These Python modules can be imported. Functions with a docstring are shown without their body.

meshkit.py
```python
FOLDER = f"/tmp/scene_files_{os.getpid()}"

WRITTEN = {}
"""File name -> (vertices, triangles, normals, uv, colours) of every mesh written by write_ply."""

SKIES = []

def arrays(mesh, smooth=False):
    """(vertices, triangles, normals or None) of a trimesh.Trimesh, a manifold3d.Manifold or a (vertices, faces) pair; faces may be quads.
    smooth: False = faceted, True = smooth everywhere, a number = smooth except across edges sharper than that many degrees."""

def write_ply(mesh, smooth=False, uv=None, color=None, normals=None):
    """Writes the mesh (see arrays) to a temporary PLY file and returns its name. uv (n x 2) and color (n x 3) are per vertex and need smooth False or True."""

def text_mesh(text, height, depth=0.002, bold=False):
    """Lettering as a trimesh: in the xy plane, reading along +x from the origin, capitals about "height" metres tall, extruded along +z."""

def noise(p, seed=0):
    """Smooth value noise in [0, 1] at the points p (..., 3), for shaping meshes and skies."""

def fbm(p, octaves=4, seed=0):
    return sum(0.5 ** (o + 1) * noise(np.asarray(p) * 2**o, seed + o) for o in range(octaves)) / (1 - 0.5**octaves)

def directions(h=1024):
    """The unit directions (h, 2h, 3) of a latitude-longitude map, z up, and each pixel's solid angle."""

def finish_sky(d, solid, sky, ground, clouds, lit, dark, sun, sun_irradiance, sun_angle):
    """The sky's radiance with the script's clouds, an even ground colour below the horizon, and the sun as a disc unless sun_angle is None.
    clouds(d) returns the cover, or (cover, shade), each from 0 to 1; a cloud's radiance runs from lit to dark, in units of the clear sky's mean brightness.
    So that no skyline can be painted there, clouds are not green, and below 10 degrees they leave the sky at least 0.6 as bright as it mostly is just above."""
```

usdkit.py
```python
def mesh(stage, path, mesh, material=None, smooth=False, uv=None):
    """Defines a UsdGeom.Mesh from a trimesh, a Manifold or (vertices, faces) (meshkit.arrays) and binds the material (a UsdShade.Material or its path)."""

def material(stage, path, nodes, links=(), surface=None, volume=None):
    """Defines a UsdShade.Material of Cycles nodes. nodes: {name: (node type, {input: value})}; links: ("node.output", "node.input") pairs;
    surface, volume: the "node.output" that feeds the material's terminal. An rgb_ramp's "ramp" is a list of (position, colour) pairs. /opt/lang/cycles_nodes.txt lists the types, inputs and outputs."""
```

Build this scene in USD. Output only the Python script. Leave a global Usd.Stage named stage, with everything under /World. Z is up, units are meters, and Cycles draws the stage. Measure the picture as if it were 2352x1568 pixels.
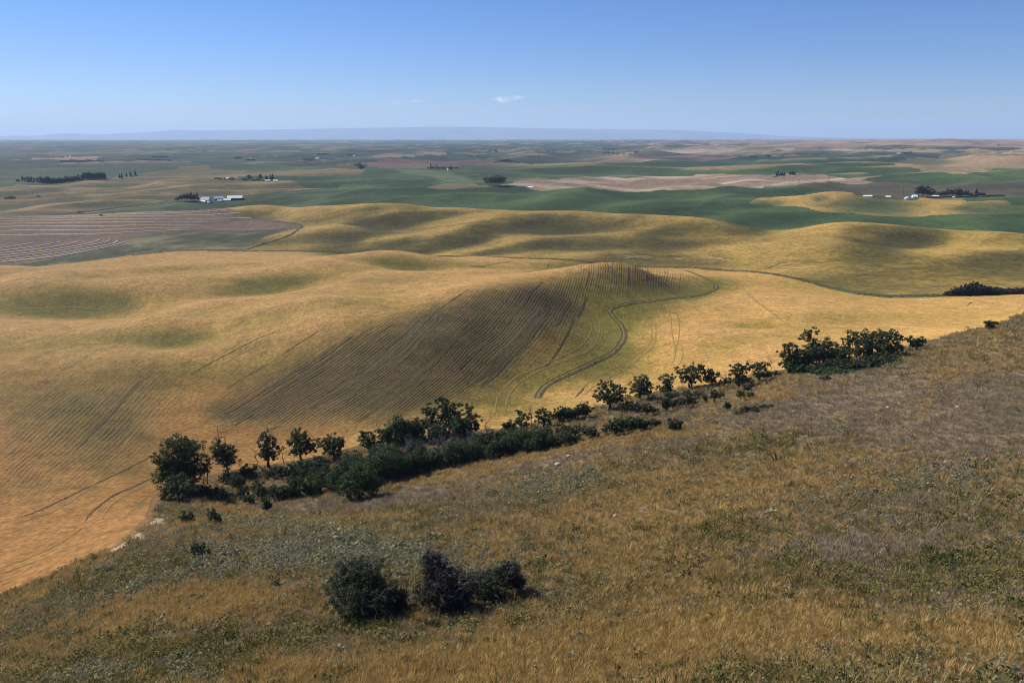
import math, random
import numpy as np
import trimesh, usdkit
from scipy.interpolate import RBFInterpolator
from scipy.ndimage import map_coordinates
from pxr import Usd, UsdGeom, UsdLux, UsdShade, Sdf, Gf, Vt

stage = Usd.Stage.CreateInMemory()
UsdGeom.SetStageUpAxis(stage, UsdGeom.Tokens.z)
UsdGeom.SetStageMetersPerUnit(stage, 1.0)
world = UsdGeom.Xform.Define(stage, '/World')
stage.SetDefaultPrim(world.GetPrim())
UsdGeom.Scope.Define(stage, '/World/Looks')
T = Sdf.ValueTypeNames

# ------------------------------------------------------------------ camera, sky, sun, exposure
CAM_Z = 100.0
F, CU, CV = 1829.0, 1176.0, 784.0          # lens in units of a picture 2352 wide
PITCH = math.atan((CV - 318.0) / F)
EXPOSURE = 0.72
cam = UsdGeom.Camera.Define(stage, '/World/camera')
cam.CreateHorizontalApertureAttr(36.0)
cam.CreateVerticalApertureAttr(24.0)
cam.CreateFocalLengthAttr(36.0 * F / 2352.0)
cam.CreateClippingRangeAttr(Gf.Vec2f(0.5, 200000.0))
cam.CreateExposureAttr(EXPOSURE)
cam.AddTranslateOp().Set(Gf.Vec3d(0, 0, CAM_Z))
cam.AddRotateXOp().Set(90.0 - math.degrees(PITCH))

SUN_EL = math.radians(40.0)
SUN_AZ = math.radians(-58.0)               # atan2(x, y) of the direction towards the sun
sun_dir = np.array([math.cos(SUN_EL) * math.sin(SUN_AZ), math.cos(SUN_EL) * math.cos(SUN_AZ), math.sin(SUN_EL)])
SKY_STRENGTH = 0.047
SUN_INTENSITY = 1.2

# clouds: three faint wisps low over the horizon, mixed into the sky by direction
sky_nodes = {
    'sky': ('sky_texture', {'sky_type': 'single_scattering', 'sun_disc': False, 'sun_elevation': SUN_EL, 'sun_rotation': SUN_AZ,
                            'altitude': 800.0, 'air_density': 1.0, 'aerosol_density': 0.15, 'ozone_density': 4.0}),
    'tc': ('texture_coordinate', {}),
    'bg': ('background_shader', {'strength': SKY_STRENGTH}),
}
sky_links = []
sky_nodes['hs'] = ('hsv', {'saturation': 1.2, 'value': 1.0})
sky_nodes['tint'] = ('mix_color', {'blend_type': 'multiply', 'fac': 1.0, 'b': (.94, 1.03, 1.43), 'use_clamp': False})
sky_links += [('sky.color', 'hs.color'), ('hs.color', 'tint.a')]
prev = 'tint.result'
def pix_dir(u, v):
    q = -(v - CV) / F
    d = np.array([(u - CU) / F, math.cos(PITCH) + q * math.sin(PITCH), -math.sin(PITCH) + q * math.cos(PITCH)])
    return d / np.linalg.norm(d)
for k, (cu, cv, ru, rv, amt) in enumerate([(1152, 229, 26, 9, .55), (1188, 225, 22, 6, .5), (905, 236, 28, 7, .28), (960, 233, 24, 5, .26), (1326, 252, 22, 5, .16)]):
    d = pix_dir(cu, cv)
    sky_nodes[f'map{k}'] = ('mapping', {'mapping_type': 'point', 'location': tuple(-d * np.array([F / ru, 1.0, F / rv])), 'scale': (F / ru, 1.0, F / rv)})
    sky_nodes[f'len{k}'] = ('gradient_texture', {'gradient_type': 'spherical'})
    sky_nodes[f'noi{k}'] = ('noise_texture', {'scale': 90.0, 'detail': 4.0, 'roughness': 0.6})
    sky_nodes[f'nr{k}'] = ('map_range', {'from_min': 0.35, 'from_max': 0.62, 'to_min': 0.0, 'to_max': amt, 'clamp': True})
    sky_nodes[f'mul{k}'] = ('math', {'math_type': 'multiply'})
    sky_nodes[f'mix{k}'] = ('mix_color', {'blend_type': 'mix', 'b': (17.0, 16.2, 17.0)})
    sky_links += [('tc.generated', f'map{k}.vector'), (f'map{k}.vector', f'len{k}.vector'), ('tc.generated', f'noi{k}.vector'),
                  (f'noi{k}.fac', f'nr{k}.value'), (f'nr{k}.result', f'mul{k}.value1'), (f'len{k}.fac', f'mul{k}.value2'),
                  (f'mul{k}.value', f'mix{k}.fac'), (prev, f'mix{k}.a')]
    prev = f'mix{k}.result'
sky_links.append((prev, 'bg.color'))
sky_mat = usdkit.material(stage, '/World/Looks/sky', sky_nodes, sky_links, surface='bg.background')
dome = UsdLux.DomeLight.Define(stage, '/World/sky')
UsdShade.MaterialBindingAPI.Apply(dome.GetPrim()).Bind(sky_mat)
dome.GetPrim().SetCustomDataByKey('kind', 'structure')
sun = UsdLux.DistantLight.Define(stage, '/World/sun')
sun.CreateIntensityAttr(SUN_INTENSITY)
sun.CreateNormalizeAttr(True)
sun.CreateAngleAttr(0.53)
sun.CreateColorAttr(Gf.Vec3f(1.0, 0.93, 0.82))
q = trimesh.geometry.align_vectors([0, 0, 1], sun_dir)
m4 = np.eye(4); m4[:3, :3] = q[:3, :3]
sun.AddTransformOp().Set(Gf.Matrix4d(m4.T.tolist()))

# ------------------------------------------------------------------ helpers
USED = {}
def numbered(name):
    n = USED.get(name, -1) + 1
    USED[name] = n
    return name if n == 0 else f'{name}_{n:03d}'

def tag(p, label=None, cat=None, group=None, kind=None):
    p = p.GetPrim() if hasattr(p, 'GetPrim') else p
    for k, v in (('label', label), ('category', cat), ('group', group), ('kind', kind)):
        if v:
            p.SetCustomDataByKey(k, v)
    return p

def put_mesh(path, v, f, mat, normals=None, primvars=None):
    m = UsdGeom.Mesh.Define(stage, path)
    v = np.asarray(v, np.float32); f = np.asarray(f, np.int32)
    m.CreatePointsAttr(Vt.Vec3fArray.FromNumpy(v))
    m.CreateFaceVertexCountsAttr(Vt.IntArray.FromNumpy(np.full(len(f), f.shape[1], np.int32)))
    m.CreateFaceVertexIndicesAttr(Vt.IntArray.FromNumpy(f.ravel()))
    m.CreateSubdivisionSchemeAttr('none')
    if normals is not None:
        m.CreateNormalsAttr(Vt.Vec3fArray.FromNumpy(np.asarray(normals, np.float32)))
        m.SetNormalsInterpolation('vertex')
    for k, val in (primvars or {}).items():
        val = np.asarray(val, np.float32)
        if val.ndim == 2:
            UsdGeom.PrimvarsAPI(m).CreatePrimvar(k, T.Color3fArray, 'vertex').Set(Vt.Vec3fArray.FromNumpy(val))
        else:
            UsdGeom.PrimvarsAPI(m).CreatePrimvar(k, T.FloatArray, 'vertex').Set(Vt.FloatArray.FromNumpy(val))
    UsdShade.MaterialBindingAPI.Apply(m.GetPrim()).Bind(mat)
    return m.GetPrim()

def _hash(ix, iy, seed):
    h = (ix * 374761393 + iy * 668265263 + seed * 974711) & 0xFFFFFFFF
    h = ((h ^ (h >> 13)) * 1274126177) & 0xFFFFFFFF
    return (h ^ (h >> 16)) & 0xFFFF

def perlin(x, y, seed=0):
    x = np.asarray(x, float); y = np.asarray(y, float)
    ix = np.floor(x).astype(np.int64); iy = np.floor(y).astype(np.int64)
    fx, fy = x - ix, y - iy
    sx, sy = fx**3 * (fx * (fx * 6 - 15) + 10), fy**3 * (fy * (fy * 6 - 15) + 10)
    def g(dx, dy):
        a = _hash(ix + dx, iy + dy, seed) * (2 * np.pi / 65536)
        return np.cos(a) * (fx - dx) + np.sin(a) * (fy - dy)
    return ((g(0, 0) * (1 - sx) + g(1, 0) * sx) * (1 - sy) + (g(0, 1) * (1 - sx) + g(1, 1) * sx) * sy) * 1.5

def fbm(x, y, octaves=4, seed=0, gain=.5):
    s, a, t = 0, 1.0, 0
    for o in range(octaves):
        s = s + a * perlin(x * 2**o + 17.3 * o, y * 2**o - 9.1 * o, seed + o); t += a; a *= gain
    return s / t

def sstep(e0, e1, x):
    t = np.clip((x - e0) / (e1 - e0), 0, 1)
    return t * t * (3 - 2 * t)

# ------------------------------------------------------------------ the lie of the land
def at_depth(u, v, y):
    q = -(v - CV) / F
    dy = math.cos(PITCH) + q * math.sin(PITCH)
    t = y / dy
    return (u - CU) / F * t, y, CAM_Z + t * (-math.sin(PITCH) + q * math.cos(PITCH))

def ZD(x0, y0, w, pts, width=2352.0):      # survey notes taken on enlargements
    k = w * .9408 / width
    return [(x0 * .9408 + p[0] * k, y0 * .9408 + p[1] * k) for p in pts]

COLS = {
    0:    [(1560, 48), (1450, 72), (1360, 95), (1250, 116), (1100, 150), (1000, 180), (900, 212), (862, 222), (830, 234), (800, 250), (735, 290), (700, 328), (650, 372), (612, 402),
           (None, 455, -75), (600, 540), (545, 640), (499, 800), (None, 900, -84), (478, 960), (455, 1150), (440, 1300), (425, 1470), (412, 1680)],
    300:  [(1560, 42), (1400, 63), (1258, 91), (1150, 138), (1060, 165), (950, 197), (870, 221), (818, 236), (790, 256), (768, 268), (740, 288), (690, 322), (650, 362), (612, 410),
           (None, 455, -73), (590, 520), (560, 575), (535, 640), (488, 800), (None, 900, -84), (472, 1010), (450, 1200), (440, 1300), (420, 1550), (412, 1680)],
    450:  [(1560, 41), (1400, 60), (1200, 108), (1140, 146), (1060, 168), (950, 198), (870, 222), (800, 240), (770, 258), (735, 282), (680, 315), (640, 365), (606, 420), (578, 520), (545, 590), (530, 650), (484, 800), (None, 910, -85), (462, 1090), (440, 1280), (415, 1620)],
    600:  [(1560, 40), (1400, 57), (1280, 78), (1155, 143), (1060, 168), (960, 196), (850, 223), (775, 243), (745, 262), (690, 308), (640, 360), (602, 430), (582, 505), (560, 560), (535, 620), (500, 740), (467, 770), (None, 870, -83), (450, 1180), (425, 1450), (412, 1650)],
    750:  [(1560, 39), (1400, 56), (1250, 79), (1120, 148), (1050, 168), (960, 192), (850, 218), (733, 246), (705, 268), (655, 325), (628, 370), (590, 435), (579, 520), (540, 590), (500, 680), (465, 720), (None, 830, -82), (455, 1080), (436, 1330)],
    900:  [(1568, 38), (1400, 55), (1250, 78), (1100, 149), (1060, 160), (970, 186), (850, 212), (745, 242), (706, 260), (680, 285), (650, 325), (600, 405), (574, 440), (None, 480, -73), (579, 525), (545, 580), (520, 620), (474, 690), (None, 800, -82), (455, 1050), (440, 1250), (420, 1500), (400, 1850)],
    1050: [(1568, 37), (1380, 56), (1230, 80), (1075, 150), (1020, 165), (950, 188), (850, 214), (750, 244), (672, 276), (650, 310), (625, 365), (598, 430), (590, 500), (560, 550), (520, 610), (479, 680), (None, 790, -82), (457, 1030), (436, 1280)],
    1200: [(1568, 36), (1350, 58), (1200, 84), (1045, 149), (1000, 163), (950, 190), (880, 215), (800, 235), (720, 262), (655, 292), (635, 330), (620, 385), (603, 430), (597, 480), (570, 530), (530, 590), (505, 630), (479, 670), (None, 790, -82), (460, 1000), (432, 1280)],
    1330: [(1568, 35), (1350, 56), (1200, 81), (1030, 142), (960, 172), (920, 195), (860, 225), (800, 247), (745, 277), (700, 307), (660, 325), (614, 345), (None, 395, -70), (604, 465), (575, 520), (535, 585), (505, 630), (480, 658), (None, 780, -82), (465, 930), (433, 1240)],
    1450: [(1568, 34), (1350, 54), (1200, 78), (1050, 124), (985, 155), (930, 180), (895, 208), (850, 238), (770, 284), (700, 318), (665, 333), (608, 350), (None, 400, -70), (608, 470), (580, 520), (535, 585), (510, 620), (485, 650), (None, 775, -82), (470, 900), (438, 1240)],
    1560: [(1568, 33), (1350, 53), (1200, 76), (1050, 119), (960, 162), (920, 182), (885, 206), (820, 242), (760, 278), (705, 318), (680, 345), (650, 368), (626, 395), (614, 465), (580, 520), (540, 580), (498, 640), (None, 770, -82), (490, 850), (450, 1080), (438, 1250)],
    1650: [(1568, 32), (1350, 52), (1200, 74), (1050, 115), (930, 168), (885, 200), (800, 248), (730, 298), (700, 324), (660, 375), (626, 445), (600, 490), (560, 540), (530, 580), (511, 615), (None, 750, -82), (500, 800), (470, 950), (428, 1150), (None, 1280, -81), (405, 1720)],
    1780: [(1568, 31), (1350, 51), (1200, 72), (1050, 110), (900, 172), (850, 205), (790, 240), (730, 290), (705, 318), (675, 352), (640, 410), (610, 460), (575, 510), (545, 560), (532, 590), (None, 720, -82), (500, 830), (471, 915), (450, 960), (None, 1070, -81), (429, 1230), (402, 1720)],
    1900: [(1568, 30), (1350, 50), (1200, 70), (1050, 105), (950, 140), (855, 186), (820, 215), (760, 262), (715, 308), (675, 363), (655, 398), (600, 460), (560, 510), (520, 560), (None, 700, -82), (500, 830), (475, 890), (438, 945), (None, 1060, -81), (425, 1380), (412, 1560)],
    2050: [(1568, 29), (1350, 49), (1200, 68), (1050, 101), (950, 132), (840, 178), (803, 212), (760, 258), (715, 310), (683, 362), (645, 412), (600, 460), (560, 510), (517, 562), (None, 700, -82), (497, 825), (478, 880), (459, 930), (None, 1040, -85), (452, 1180), (425, 1400), (400, 1660)],
    2150: [(1568, 29), (1350, 48), (1200, 66), (1050, 97), (950, 125), (860, 163), (802, 203), (778, 225), (745, 272), (705, 325), (680, 366), (642, 415), (600, 460), (560, 510), (519, 562), (None, 700, -82), (494, 850), (475, 900), (455, 960), (None, 1060, -85), (450, 1180), (420, 1450), (395, 1700)],
    2270: [(1568, 28), (1350, 47), (1200, 65), (1050, 94), (950, 118), (860, 155), (790, 196), (750, 245), (735, 280), (695, 335), (678, 369), (642, 415), (600, 460), (565, 505), (532, 540), (None, 700, -84), (500, 800), (485, 870), (459, 985), (440, 1250), (405, 1560)],
    2400: [(1568, 28), (1350, 46), (1200, 63), (1000, 104), (850, 158), (770, 208), (722, 265), (690, 345), (674, 372), (640, 416), (600, 460), (556, 518), (None, 700, -84), (520, 760), (492, 860), (470, 980), (440, 1250), (417, 1480), (386, 1850)],
}
cp = []
def add_col(u, rows):
    for r in rows:
        if r[0] is None:
            cp.append(((u - CU) / F, math.log(r[1]), r[2] + CAM_Z))
        else:
            x, y, z = at_depth(u, r[0], r[1])
            cp.append((x / y, math.log(y), z))
for u, rows in COLS.items():
    add_col(u, rows)
for u, src in ((-350, 0), (-800, 0), (2650, 2400), (3100, 2400)):
    add_col(u, COLS[src])
for u in (-800, 0, 600, 1176, 1900, 2400, 3100):
    a = (u - CU) / F
    cp.append((a, math.log(12.0), CAM_Z - 15.0 - 3 * a))
    for y, z in ((2100, -84), (2700, -80)):
        cp.append((a, math.log(y), z + CAM_Z))
cp = np.array(cp)
_, keep = np.unique(np.round(cp[:, :2], 4), axis=0, return_index=True)
cp = cp[keep]
A0, A1, B0, B1 = -1.05, 1.05, math.log(11.0), math.log(2900.0)
NA, NB = 190, 420
ga, gb = np.linspace(A0, A1, NA), np.linspace(B0, B1, NB)
rbf = RBFInterpolator(cp[:, :2] * np.array([1.0, 0.8]), cp[:, 2], kernel='thin_plate_spline', neighbors=70, smoothing=2e-4)
gg = np.stack(np.meshgrid(ga, gb, indexing='ij'), -1).reshape(-1, 2)
LAT = rbf(gg * np.array([1.0, 0.8])).reshape(NA, NB)
from scipy.ndimage import gaussian_filter, spline_filter
LAT = spline_filter(gaussian_filter(LAT, (1.2, 1.0)), order=3, mode='nearest')

# single swales and knolls: mark, distance, half widths (picture units, share of distance), rise
BUMPS = [((u - CU) / F, math.log(y), ru / F, rb, dh) for u, y, ru, rb, dh in [
    (60, 352, 130, .06, 4.5), (215, 318, 150, .05, -2.4), (330, 345, 150, .06, 3.5), (330, 275, 90, .045, 3.0), (400, 250, 110, .04, -2.2),
    (560, 300, 160, .05, 2.5), (640, 345, 140, .05, -2.0), (760, 385, 150, .05, 3.5), (960, 390, 90, .05, -2.5), (860, 300, 110, .05, -2.0), (700, 275, 150, .04, 2.0),
    (1000, 232, 70, .05, 1.6), (1130, 243, 55, .045, -1.5), (1250, 255, 60, .05, 1.8), (780, 600, 130, .05, 4.0), (880, 640, 120, .04, -4.0), (1050, 560, 200, .05, 3),
    (1350, 600, 140, .05, -5.0), (1480, 560, 120, .05, 3.0), (1900, 500, 160, .05, 3.0), (2080, 520, 120, .05, -3.0), (2250, 480, 140, .05, 3.0),
    (1650, 262, 120, .06, 2.0), (1860, 300, 120, .06, 1.6), (1760, 278, 90, .04, -1.6)]]
FAR_Y = np.array([1000, 1500, 2200, 3000, 6000, 12000, 20000, 40000.])
FAR_Z = np.array([-84, -84, -82, -77, -68, -54, -44, -30.])
def height(x, y):
    x = np.atleast_1d(np.asarray(x, float)); y = np.atleast_1d(np.asarray(y, float))
    ys = np.maximum(y, 11.0)
    a = np.clip(x / ys, A0, A1)
    b = np.log(ys)
    near = map_coordinates(LAT, [(a - A0) / (A1 - A0) * (NA - 1), (np.clip(b, B0, B1) - B0) / (B1 - B0) * (NB - 1)], order=3, mode='nearest', prefilter=False)
    base = np.interp(ys, FAR_Y, FAR_Z) + CAM_Z
    # rolling loess hills far off: rounded crests, lower on the left
    wob = fbm(x / 1400 + 3.1, y / 1400, 2, 50)
    n1 = 1 - np.abs(perlin(x / 520 + .6 * wob, y / 400 + .5 * wob, 11)) * 2
    n2 = perlin(x / 260 + wob, y / 230, 12)
    n3 = perlin(x / 1900, y / 1500, 13)
    amp = 22 + 14 * sstep(-.2, .5, x / ys)
    far = base + amp * (.75 * n1 + .35 * n2) * 1.0 + 10 * n3 * sstep(2500, 6000, ys)
    far = far + 34 * np.exp(-((x / ys - .53) / .12) ** 2 - ((ys - 6200) / 1500) ** 2)
    far = far + 20 * np.exp(-((x / ys - .36) / .16) ** 2 - ((ys - 9000) / 2000) ** 2)
    w = sstep(1350, 2300, ys)
    xr, yr = x * .8 + y * .6, y * .8 - x * .6
    mid = (perlin(xr / 95, yr / 60, 21) * 2.9 + perlin(xr / 45, yr / 34, 24) * 1.15) * sstep(225, 290, ys) * sstep(.35, .12, a + .0006 * (ys - 300))
    mid = mid + perlin(xr / 115, yr / 75, 25) * 4.6 * sstep(450, 540, ys) + (1 - 2 * np.abs(perlin(xr / 240, yr / 200, 22))) * 6.0 * sstep(760, 1000, ys)
    mid = mid * (1 - .93 * sstep(-.20, -.30, a) * sstep(430, 500, ys) * sstep(900, 820, ys))
    for ba, bb, ra, rb, dh in BUMPS:
        mid = mid + dh * np.exp(-((a - ba) / ra) ** 2 - ((b - bb) / rb) ** 2)
    fore = perlin(x / 9, y / 9, 31) * .35 + perlin(x / 3.2, y / 3.2, 32) * .09
    fore = fore * (1 - sstep(120, 190, ys))
    return near * (1 - w) + far * w + mid * (1 - w) + fore

def cast(u, v, y0=14.0, y1=30000.0, n=1500):
    """first meeting of the line of sight through a survey mark with the land"""
    u = np.atleast_1d(np.asarray(u, float)); v = np.atleast_1d(np.asarray(v, float))
    q = -(v - CV) / F
    dy = math.cos(PITCH) + q * math.sin(PITCH)
    dx, dz = (u - CU) / F / dy, (-math.sin(PITCH) + q * math.cos(PITCH)) / dy
    ys = np.exp(np.linspace(math.log(y0), math.log(y1), n))
    out = np.zeros((len(u), 3))
    for i in range(len(u)):
        g = CAM_Z + dz[i] * ys - height(dx[i] * ys, ys)
        k = np.nonzero(g < 0)[0]
        k = k[0] if len(k) else n - 1
        k = max(k, 1)
        t = g[k - 1] / (g[k - 1] - g[k] + 1e-12) if g[k] < 0 else 1.0
        y = ys[k - 1] + (ys[k] - ys[k - 1]) * min(max(t, 0), 1)
        out[i] = dx[i] * y, y, height(dx[i] * y, y)[0]
    return out

def castp(pts):
    p = np.array(pts, float)
    return cast(p[:, 0], p[:, 1])

# ------------------------------------------------------------------ main field edges
import shapely
from shapely.geometry import Polygon

def ab(P):
    return np.stack([P[:, 0] / P[:, 1], np.log(P[:, 1])], 1)

EDGE = [(-900, 1600), (-300, 1500), (0, 1362), (95, 1326), (180, 1288), (280, 1248), (330, 1212), (358, 1168), (376, 1140), (400, 1126), (440, 1108), (479, 1090), (560, 1074), (650, 1062), (760, 1040),
        (850, 1015), (960, 1000), (1060, 988), (1130, 985), (1172, 984), (1255, 963), (1300, 948), (1350, 938), (1400, 925), (1440, 914), (1500, 900), (1600, 886), (1700, 868), (1800, 848),
        (1900, 832), (1980, 815), (2060, 800), (2130, 784), (2200, 765), (2260, 752), (2290, 744), (2352, 722), (2450, 700)]
edge_ab = ab(castp(EDGE))
edge_ab = np.vstack([[-1.2, edge_ab[0, 1]], edge_ab, [1.2, edge_ab[-1, 1]]])
o = np.argsort(edge_ab[:, 0]); edge_ab = edge_ab[o]
VALLEY_DY = [(-900, 505), (0, 505), (150, 515), (288, 525), (396, 528), (468, 524), (562, 518), (720, 522), (850, 525), (933, 524), (1059, 497), (1167, 480), (1257, 478), (1343, 470), (1450, 466), (1600, 465), (1721, 446), (1865, 405), (1930, 385), (1991, 369), (2045, 363), (2171, 366), (2270, 371), (2352, 376), (3200, 385)]
valley_a = [(u - CU) / F for u, _ in VALLEY_DY]; valley_b = [math.log(y) for _, y in VALLEY_DY]
BACK_DY = [(-900, 830), (0, 830), (240, 830), (430, 822), (540, 830), (600, 800), (680, 760), (760, 745), (900, 712), (1050, 702), (1200, 690), (1330, 680), (1450, 672), (1560, 665), (1650, 645), (1780, 618), (1900, 588), (2050, 585), (2150, 585), (2270, 565), (2400, 545), (3200, 545)]
back_a = [(u - CU) / F for u, _ in BACK_DY]; back_b = [math.log(y) for _, y in BACK_DY]


# ------------------------------------------------------------------ the ground grid: its rows follow the main field edges
NCOL = 900
col_a = np.linspace(-.98, .98, NCOL)
SEG = [(np.full(NCOL, math.log(13.)), 0), (np.interp(col_a, edge_ab[:, 0], edge_ab[:, 1]), 130), (np.interp(col_a, valley_a, valley_b), 180), (np.interp(col_a, back_a, back_b), 110), (np.full(NCOL, math.log(2250.)), 230), (np.full(NCOL, math.log(18500.)), 150)]
parts = [SEG[0][0][:, None]]
for (b0, _), (b1, n) in zip(SEG[:-1], SEG[1:]):
    t = np.linspace(0, 1, n + 1)[1:]
    parts.append(b0[:, None] + (b1 - b0)[:, None] * t)
BB = np.concatenate(parts, 1)
NROW = BB.shape[1]
AA = np.repeat(col_a[:, None], NROW, 1)
GY = np.exp(BB); GX = AA * GY
GZ = height(GX, GY)
GP = np.stack([GX, GY, GZ], -1)
# slopes in bearing and distance, turned into plan, give the normals
hx = height(GX + .004 * GY, GY) - height(GX - .004 * GY, GY); hy = height(GX, GY * 1.004) - height(GX, GY * .996)
GN = np.stack([-hx / (.008 * GY), -hy / (.008 * GY), np.ones_like(hx)], -1)
GN /= np.linalg.norm(GN, axis=-1, keepdims=True)
# how convex the land is at the scale of its swales (crests ripen first)
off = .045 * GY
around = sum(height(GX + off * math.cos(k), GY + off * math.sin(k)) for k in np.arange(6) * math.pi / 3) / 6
# slopes turned from the sun: relief shade painted as later ripening, greener and darker
SHADE_TINT = np.clip(-(GN[..., 0] * -.80 + GN[..., 1] * .60) / .13, -1, 1)
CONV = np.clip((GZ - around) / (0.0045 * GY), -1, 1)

# ------------------------------------------------------------------ which field is where (plan outlines in bearing and log distance)
def outline(pts, lift=0.0):
    p = ab(castp(pts)); p[:, 1] += lift
    return Polygon(p).buffer(0)

def outline_deep(pts):
    """for a field that runs over a crest: pts are (u, distance)"""
    return Polygon([((u - CU) / F, math.log(y)) for u, y in pts]).buffer(0)

CUT = outline_deep([(-500, 500), (0, 519), (72, 530), (144, 546), (234, 562), (270, 576), (288, 590), (292, 602), (306, 618), (350, 640), (396, 653), (480, 659), (560, 655), (610, 652), (652, 648), (688, 650), (692, 660), (684, 672), (640, 706), (600, 725), (545, 765), (500, 800), (440, 830), (0, 830), (-500, 830)])
HILL2_LEFT = outline_deep([(560, 519), (569, 545), (610, 590), (652, 612), (697, 628), (700, 655), (684, 672), (640, 706), (600, 725), (545, 765), (500, 800), (440, 832), (470, 860), (3000, 900), (3000, 330), (560, 380)])
GOLD_L = outline([(-500, 500), (0, 497)] + ZD(0, 280, 900, [(470, 625), (750, 592), (1000, 562), (1120, 548), (1300, 530), (1550, 517), (1800, 492), (1950, 480), (2060, 470), (1900, 435), (1700, 423), (1530, 420), (1480, 395), (1640, 390), (2300, 385), (2340, 350), (1900, 350), (1600, 360), (1350, 342), (1200, 330), (1130, 350), (880, 382), (700, 415), (430, 445), (110, 445), (0, 468)]) + [(-500, 445)])
RED = outline(ZD(800, 360, 500, [(100, 200), (300, 178), (600, 152), (1080, 138), (1180, 160), (1400, 165), (1700, 150), (2000, 135), (1880, 175), (1480, 215), (1150, 240), (640, 235), (460, 205)]))
STUBBLE = outline([(1150, 425), (1185, 416), (1285, 412), (1347, 405), (1436, 410), (1600, 401), (1700, 401), (1780, 408), (1805, 402), (1890, 401), (1925, 407), (1990, 415), (2012, 419), (1960, 424), (1903, 417), (1830, 425), (1760, 427), (1675, 428), (1617, 436), (1505, 438), (1365, 433), (1205, 429)])
GOLD_R = outline([(1719, 467.5), (1837, 447.5), (1871, 439), (1905, 440), (1962, 447.5), (2014, 453.5), (2062, 458.5), (2108, 460), (2142, 454), (2182, 456), (2222, 463.5), (2272, 460), (2312, 462), (2326, 471), (2600, 471), (2600, 490), (2360, 492), (2262, 492.5), (2182, 492.5), (2122, 496.5), (2022, 496.5), (1962, 490.5), (1882, 486.5), (1857, 478.5), (1825, 472.5), (1761, 470.5)])
BROWN_R = outline([(1830, 428), (1900, 418), (1960, 425), (2100, 421), (2352, 417), (2600, 417), (2600, 449), (2352, 450), (2200, 453), (2080, 454), (2040, 453), (1962, 444), (1905, 436), (1870, 433)])
BRIGHT_R = outline([(1970, 417), (2020, 411), (2100, 404), (2160, 394), (2200, 401), (2270, 396), (2352, 386), (2600, 380), (2600, 415), (2352, 416), (2100, 419)])
TAN_R = outline([(2050, 372), (2110, 362), (2160, 356), (2220, 348), (2352, 350), (2600, 350), (2600, 380), (2352, 385), (2220, 401), (2165, 393), (2110, 388), (2060, 380)])
LIGHT_G = outline(ZD(800, 360, 500, [(760, 250), (1150, 260), (1450, 300), (1800, 400), (1600, 400), (1300, 380), (1150, 330), (900, 300)]))
TAN_C = outline(ZD(800, 360, 500, [(1150, 470), (1200, 440), (1330, 415), (1600, 402), (1700, 420), (1860, 460), (1600, 465), (1400, 485)]))
LIME_C = outline(ZD(800, 360, 500, [(20, 470), (140, 425), (350, 418), (520, 425), (520, 460), (300, 465), (150, 480)]))
BAND_TAN = outline(ZD(800, 360, 500, [(500, 105), (700, 90), (1100, 60), (1300, 48), (1470, 55), (1300, 85), (1000, 105), (700, 115)]))
PALE_RED = outline(ZD(0, 280, 900, [(180, 285), (420, 270), (450, 262), (650, 272), (600, 290), (350, 292)]))

def inside(poly, a, b):
    x0, y0, x1, y1 = poly.bounds
    r = np.zeros(a.shape, bool)
    k = (a >= x0) & (a <= x1) & (b >= y0) & (b <= y1)
    r[k] = shapely.contains_xy(poly, a[k], b[k])
    return r

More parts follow.
